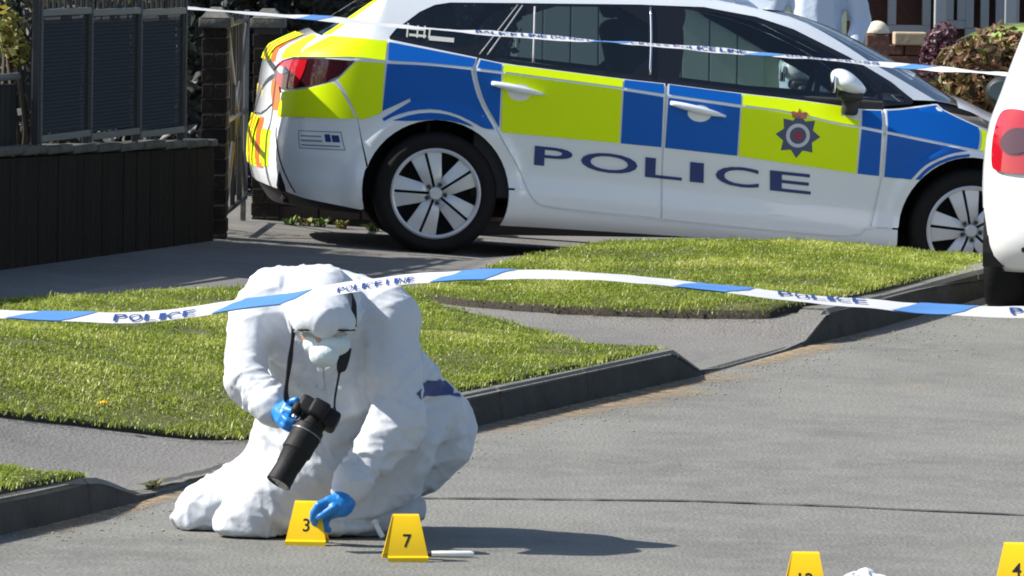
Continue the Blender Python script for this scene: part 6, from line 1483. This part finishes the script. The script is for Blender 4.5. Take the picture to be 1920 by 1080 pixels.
def foliage(name, blobs, n, size, cols, seed, parent=None, inv=None, flat=.5):
    """leaf faces spread through and over rounded clumps"""
    rng = np.random.default_rng(seed); V = []; F = []; C = []
    vol = np.array([b[1][0]*b[1][1]*b[1][2] for b in blobs])**.667; vol /= vol.sum()
    pick = rng.choice(len(blobs), n, p=vol)
    D = rng.normal(size=(n, 3)); D /= np.linalg.norm(D, axis=1, keepdims=True); rad = rng.uniform(.55, 1.05, n)**.6
    for i in range(n):
        c, r = blobs[pick[i]]; d = D[i]; k = rad[i]*(1+.18*noise.noise((d[0]*3, d[1]*3, d[2]*3+pick[i])))
        p = Vector((c[0]+d[0]*r[0]*k, c[1]+d[1]*r[1]*k, c[2]+d[2]*r[2]*k)); nn = (Vector(d)+Vector(rng.normal(size=3))*.7).normalized(); a = nn.orthogonal().normalized(); b_ = nn.cross(a); th = rng.uniform(0, 6.28); u = a*math.cos(th)+b_*math.sin(th); w = nn.cross(u); s_ = size*rng.uniform(.6, 1.4)
        k0 = len(V); V += [p-u*s_, p+w*s_*flat+nn*s_*.12, p+u*s_, p-w*s_*flat+nn*s_*.12]; F.append((k0, k0+1, k0+2, k0+3)); cc = np.array(cols[rng.integers(len(cols))])*rng.uniform(.7, 1.3); C += [(*cc, 1)]*4
    me = bpy.data.meshes.new(name); me.from_pydata([tuple(v) for v in V], [], F); at_ = me.color_attributes.new('tint', 'FLOAT_COLOR', 'POINT'); at_.data.foreach_set('color', np.array(C, np.float32).reshape(-1))
    o = link(name, me, LEAF_M); 
    if parent is not None: o.parent = parent; o.matrix_parent_inverse = inv
    return o
def shrub(name, base, blobs, n, size, cols, seed, label, cat='shrub', group=None, stems=5):
    root = empty(name, base); tag(root, label, cat, group); inv = Matrix.Translation(-Vector(base))
    foliage('crown', blobs, n, size, cols, seed, root, inv)
    rr = random.Random(seed)
    for i in range(stems):
        b = blobs[i % len(blobs)][0]; bm = bmesh.new(); st = Vector(base)+Vector((rr.uniform(-.1, .1), rr.uniform(-.1, .1), -.05)); e = Vector(b); m_ = st.lerp(e, .5)+Vector((rr.uniform(-.06, .06), rr.uniform(-.06, .06), 0)); bm_tube(bm, [st, m_, e], [.02, .014, .006], 6); o = bm_obj('stem', bm, mat('shrub_stem', (.06, .045, .03), .9) if 'shrub_stem' not in MATS else MATS['shrub_stem'], None, smooth=True); o.parent = root; o.matrix_parent_inverse = inv
    return root
def hedge_blobs(x0, x1, y0, y1, z0, z1, n, seed, r=.45):
    rr = random.Random(seed); return [((rr.uniform(x0, x1), rr.uniform(y0, y1), rr.uniform(z0, z1)), (r*rr.uniform(.7, 1.2), r*rr.uniform(.7, 1.2), r*rr.uniform(.7, 1.2))) for _ in range(n)]
DARK = [(.012, .020, .016), (.016, .026, .014), (.010, .014, .018), (.02, .024, .02)]  # shade over the hedges painted into near-black leaf colours
shrub('hedge', (-3.2, 31.6, .3), hedge_blobs(-4.2, -2.35, 30.6, 33.5, .4, 2.1, 26, 1), 9000, .035, DARK, 31, 'dark hedge behind the mesh railing', 'hedge')
shrub('hedge', (-1.0, 38.5, .1), hedge_blobs(-3.0, -.3, 38.0, 40.0, .2, 2.4, 34, 2), 14000, .05, DARK, 32, 'dark tall hedge behind the gate and the police car tail', 'hedge')
# dark timber outbuilding added to darken the view behind the gate
ob_ = empty('backing', (-1.5, 41.5, .0)); tag(ob_, 'dark boarded outbuilding added to darken the view behind the gate and hedge', 'backing')
x = -7.0
while x < -.1:
    w_ = R_.uniform(.13, .16); bm = bmesh.new(); bm_box(bm, (x+w_/2, 41.5+R_.uniform(-.006, .006), 1.25), (w_-.006, .03, 2.7), .003, seg=1); wobj('board', bm, WOOD_D, ob_); x += w_
bm = bmesh.new(); bm_box(bm, (-3.55, 42.6, 1.2), (6.9, 2.1, 2.6), 0); wobj('backing_core', bm, WOOD_D, ob_)
bm = bmesh.new(); bm_box(bm, (-3.55, 42.5, 2.65), (7.3, 2.6, .08), .01); wobj('roof', bm, ROOF_D, ob_)
# pale rendered garage added beyond the police car to lighten its windows
BACKDROP = empty('backdrop', (2.0, 50.0, -.3)); tag(BACKDROP, 'pale rendered garage added to lighten the police car windows', 'backdrop')
REND = mat('pale_backdrop_render', (.50, .52, .46), .9, var=(6, .4, (.42, .45, .38)), bump=(40, .3)); DOOR_G = mat('backdrop_door', (.34, .38, .36), .5)
bm = bmesh.new(); bm_box(bm, (1.0, 52.5, 1.2), (3.0, 5.0, 3.2), 0); wobj('wall', bm, REND, BACKDROP)
for k in range(9): bm = bmesh.new(); bm_box(bm, (.1+.21*k, 49.97, .75), (.20, .04, 2.0), .006); wobj('backdrop_door_panel', bm, DOOR_G, BACKDROP)
bm = bmesh.new(); bm_box(bm, (1.0, 52.4, 2.84), (3.3, 5.4, .10), .01); wobj('roof', bm, ROOF_D, BACKDROP)
fb_ = at(20, 75, 29.4); shrub('flowering_shrub', (fb_.x, 29.5, .5), [((at(u, v, 29.45).x, 29.45, at(u, v, 29.45).z), (.06, .07, .06)) for u, v in ((8, 65), (25, 55), (18, 80), (35, 95), (10, 40), (30, 100))], 260, .022, [(.34, .30, .05), (.20, .22, .05), (.40, .36, .14)], 33, 'yellow-green flowering shrub at the left edge above the fence')
ob = shrub('climbing_shrub', (-2.1, 31.0, .9), [((on_wall(s, -.28)[0], on_wall(s, -.28)[1], ztop(s)+.14), (.14, .10, .10)) for s in (PS[0], PS[0]+.5, PS[1], PS[1]+.5, PS[2], PS[2]+.5, PS[3], PS[3]+.4)], 2200, .025, [(.30, .28, .09), (.40, .35, .13), (.16, .15, .06)], 34, 'yellowish shrub tops showing behind the railing spears')
# ---------------------------------------------------------------- right background: house, lamp post, wall, shrub, parked car, second officer
BRICK_M = mat('red_brick', (.16, .075, .052), .9, var=(20, .6, (.10, .05, .04)), bump=(25, .5)); UPVC = mat('white_window_frame', (.42, .44, .47), .4); PANE = mat('window_pane', (.10, .12, .13), .08, coat=1.0); CURT = mat('net_curtain', (.34, .36, .37), .9); SILL = mat('stone_sill', (.42, .33, .22), .85, var=(20, .5, (.32, .25, .17)), bump=(40, .4)); ROOF_M = mat('roof_tile', (.10, .055, .045), .9)
HY = 56.0
def hx(u): return (u-960)/12400*HY
def hz(v): return at(1700, v, HY).z
house = empty('house', (hx(1760), HY, -.4)); tag(house, 'brick house with white framed windows behind the parked cars', 'house')
def hobj(name, bm, m_, par=house, inv=True, angle=None):
    o = bm_obj(name, bm, m_, None, angle=angle); o.parent = par
    if inv: o.matrix_parent_inverse = Matrix.Translation(-Vector(house.location))
    return o
bm = bmesh.new(); bm_box(bm, (hx(1760), HY+4.0, 2.2), (9.0, 7.9, 5.2), 0); hobj('wall', bm, BRICK_M)
bm = bmesh.new(); v = [bm.verts.new(q) for q in ((hx(1760)-4.8, HY-.5, 4.8), (hx(1760)+4.8, HY-.5, 4.8), (hx(1760)+4.8, HY+4, 7.2), (hx(1760)-4.8, HY+4, 7.2), (hx(1760)+4.8, HY+8.5, 4.8), (hx(1760)-4.8, HY+8.5, 4.8))]
bm.faces.new((v[0], v[1], v[2], v[3])); bm.faces.new((v[3], v[2], v[4], v[5])); bm.faces.new((v[0], v[3], v[5])); bm.faces.new((v[1], v[4], v[2])); hobj('roof', bm, ROOF_M)
def window(u0, u1, v1, name='window', mull=1, ztop_=2.55):
    x0, x1, z0 = hx(u0), hx(u1), hz(v1); yf = HY-.10; z1 = ztop_
    bm = bmesh.new(); w = .07
    bm_box(bm, ((x0+x1)/2, yf, z0+w/2), (x1-x0, .12, w), .005); bm_box(bm, ((x0+x1)/2, yf, z1-w/2), (x1-x0, .12, w), .005)
    for i in range(mull+2): bm_box(bm, (x0+w/2+(x1-x0-w)*i/(mull+1), yf-.004, (z0+z1)/2), (w, .12, z1-z0-2*w-.002), .005)
    fr = hobj('window', bm, UPVC); 
    for i in range(mull+1):
        a, b = x0+w+(x1-x0-w)*i/(mull+1), x0+(x1-x0-w)*(i+1)/(mull+1); bm = bmesh.new(); bm_box(bm, ((a+b)/2, yf+.02, (z0+z1)/2), (b-a, .02, z1-z0-2*w), 0); o = hobj('pane', bm, PANE, fr)
        bm = bmesh.new(); c0 = (a+b)/2
        vs = [bm.verts.new(q) for q in ((a+.01, yf+.006, z0+w), (a+(b-a)*.30, yf+.004, z0+w), (a+(b-a)*.85, yf+.004, z1-w), (a+.01, yf+.006, z1-w))]; bm.faces.new(vs); hobj('curtain', bm, CURT, fr)
    bm = bmesh.new(); bm_box(bm, ((x0+x1)/2, yf-.08, z0-.035), (x1-x0+.12, .16, .065), .01); hobj('sill', bm, SILL, fr)
window(1655, 1735, 62, mull=0); window(1740, 1800, 52, mull=1); window(1800, 1872, 66, mull=1); window(1560, 1600, 40, mull=0); window(1885, 1990, 60, mull=2)
# porch post and pale panels between the windows
for u in (1748, 1878): bm = bmesh.new(); bm_box(bm, (hx(u), HY-.5, 1.0), (.10, .10, 2.9), .01); hobj('porch_post', bm, UPVC)
fw = empty('front_wall', (at(1690, 120, 47).x, 47, -.3)); tag(fw, 'dark brick front garden wall with tan coping slab', 'wall')
zt = at(1700, 84, 47).z; xa, xb = at(1636, 84, 47).x, at(1745, 84, 47).x
for r_ in range(int((zt+.5)/.075)):
    k = 0; x = xa
    while x < xb+1.5:
        bm = bmesh.new(); bm_box(bm, (x+.11+(.11 if r_ % 2 else 0), 47, zt-.037-.075*r_), (.215, .10, .067), .004, seg=1); wobj('brick', bm, BRICK_M, fw); x += .225
bm = bmesh.new(); bm_box(bm, ((xa+xb+1.5)/2, 47.03, (zt-.6)/2), (xb-xa+1.6, .10, zt+.6), 0); wobj('mortar_core', bm, MATS['dark_mortar'], fw)
c0, c1 = at(1676, 72, 46.9), at(1737, 72, 46.9); bm = bmesh.new(); bm_box(bm, ((c0.x+c1.x)/2, 46.95, c0.z), (c1.x-c0.x, .28, at(1700, 60, 46.9).z-at(1700, 84, 46.9).z), .01); wobj('coping_slab', bm, SILL, fw)
gpz = at(1645, 64, 46.6); gp2 = empty('gate_pier', (gpz.x, 46.6, -.3)); tag(gp2, 'brick pier with a rounded cream cap beside the lamp post', 'gate pier')
bm = bmesh.new(); bm_box(bm, (gpz.x, 46.6, (gpz.z-.4)/2), (.16, .16, gpz.z+.4), .01); wobj('pier', bm, BRICK_M, gp2)
bm = bmesh.new(); bmesh.ops.create_uvsphere(bm, u_segments=20, v_segments=10, radius=.085)
for v in bm.verts: v.co = Vector((v.co.x+gpz.x, v.co.y+46.6, max(v.co.z, -.005)+gpz.z+.01))
wobj('cap', bm, mat('cream_cap', (.66, .60, .46), .8, bump=(40, .3)), gp2, smooth=True)
lp = at(1614, 80, 43); lamp = empty('lamp_post', (lp.x, 43, -.3)); tag(lamp, 'pale grey lamp post behind the police car windscreen', 'lamp post')
GALV = mat('galvanised_steel', (.34, .35, .36), .5, metal=.3)
bm = bmesh.new(); bm_tube(bm, [(lp.x, 43, -.4), (lp.x, 43, .9), (lp.x, 43, .95), (lp.x, 43, 5.2), (lp.x+.1, 42.8, 5.5), (lp.x+.2, 42.2, 5.6)], [.055, .055, .036, .034, .03, .028], 14); wobj('column', bm, GALV, lamp, smooth=True)
bm = bmesh.new(); bm_box(bm, (lp.x+.25, 41.9, 5.6), (.2, .6, .1), .03); wobj('lantern', bm, GALV, lamp, angle=40)
COP = [(.20, .13, .05), (.14, .10, .03), (.26, .16, .08), (.10, .095, .025), (.30, .20, .11), (.17, .07, .04)]
SB = lambda u, v, y, r: ((at(u, v, y).x, y, at(u, v, y).z), (r, r, r*.9))
shrub('copper_shrub', (at(1830, 170, 40.5).x, 40.5, -.2), [SB(1800, 130, 40.5, .16), (SB(1835, 105, 40.4, .15)), SB(1870, 90, 40.6, .16), SB(1840, 150, 40.4, .17), SB(1790, 165, 40.5, .13), SB(1890, 140, 40.6, .17), SB(1860, 180, 40.5, .18), SB(1810, 185, 40.5, .15), SB(1910, 100, 40.5, .15), SB(1780, 190, 40.6, .12)], 2600, .032, COP, 41, 'copper and olive leaved shrub behind the police car bonnet')
shrub('purple_shrub', (at(1765, 110, 45).x, 45, -.1), [SB(1760, 80, 45, .10), SB(1775, 100, 45, .11), SB(1750, 105, 45, .10), SB(1770, 60, 45, .08), SB(1755, 125, 45, .12)], 900, .025, [(.12, .04, .06), (.09, .05, .06), (.16, .08, .10)], 42, 'small purple leaved shrub by the front wall')
PC = empty('parked_car'); PC.location = (at(1830, 60, 49).x+1.35, 49.6, at(1850, 42, 49).z-1.475); PC.rotation_euler = (0, 0, math.radians(176)); tag(PC, 'lime green roofed parked car half hidden behind the copper shrub', 'car')
hatch_builder(PC, mat('lime_paint', (.30, .42, .08), .3, coat=1.0))
# ---------------------------------------------------------------- second officer standing beyond the police car
o2 = at(1530, 30, 38.5); P2 = empty('person', (o2.x, 38.5, .10)); tag(P2, 'person standing in pale blue coverall beyond the police car roof', 'person')
b0 = Vector((o2.x, 38.5, P2.location.z)); bm = bmesh.new(); g = lambda x, y, z: b0+Vector((x, y, z))
for sx in (-1, 1):
    capsule(bm, g(.10*sx, 0, .92), g(.12*sx, -.02, .50), .115, .085); capsule(bm, g(.12*sx, -.02, .50), g(.13*sx, .02, .10), .082, .065); capsule(bm, g(.13*sx, .02, .06), g(.14*sx, -.12, .05), .055, .05)
    capsule(bm, g(.19*sx, 0, 1.45), g(.26*sx, -.02, 1.18), .075, .065); capsule(bm, g(.26*sx, -.02, 1.18), g(.20*sx, -.16, 1.0), .062, .048)
capsule(bm, g(0, 0, .95), g(0, 0, 1.2), .165, .155); capsule(bm, g(0, 0, 1.2), g(0, 0, 1.42), .155, .15); capsule(bm, g(-.12, 0, 1.45), g(.12, 0, 1.45), .11, .11); capsule(bm, g(0, 0, 1.5), g(0, -.03, 1.6), .07, .07); ellipsoid(bm, g(0, -.03, 1.68), (.11, .125, .135))
me = remeshed(bm, .014, 5); wrinkle(me, .012, 9, freq=8); cv = link('coverall', me, mat('pale_blue_coverall', (.46, .54, .66), .6, bump=(40, .3))); cv.parent = P2; cv.matrix_parent_inverse = Matrix.Translation(-P2.location)
bm = bmesh.new(); ellipsoid(bm, g(0, -.085, 1.67), (.075, .07, .10)); me = bpy.data.meshes.new('face'); bm.to_mesh(me); bm.free(); me.shade_smooth(); fc = link('face', me, SKIN_M); fc.parent = P2; fc.matrix_parent_inverse = Matrix.Translation(-P2.location)
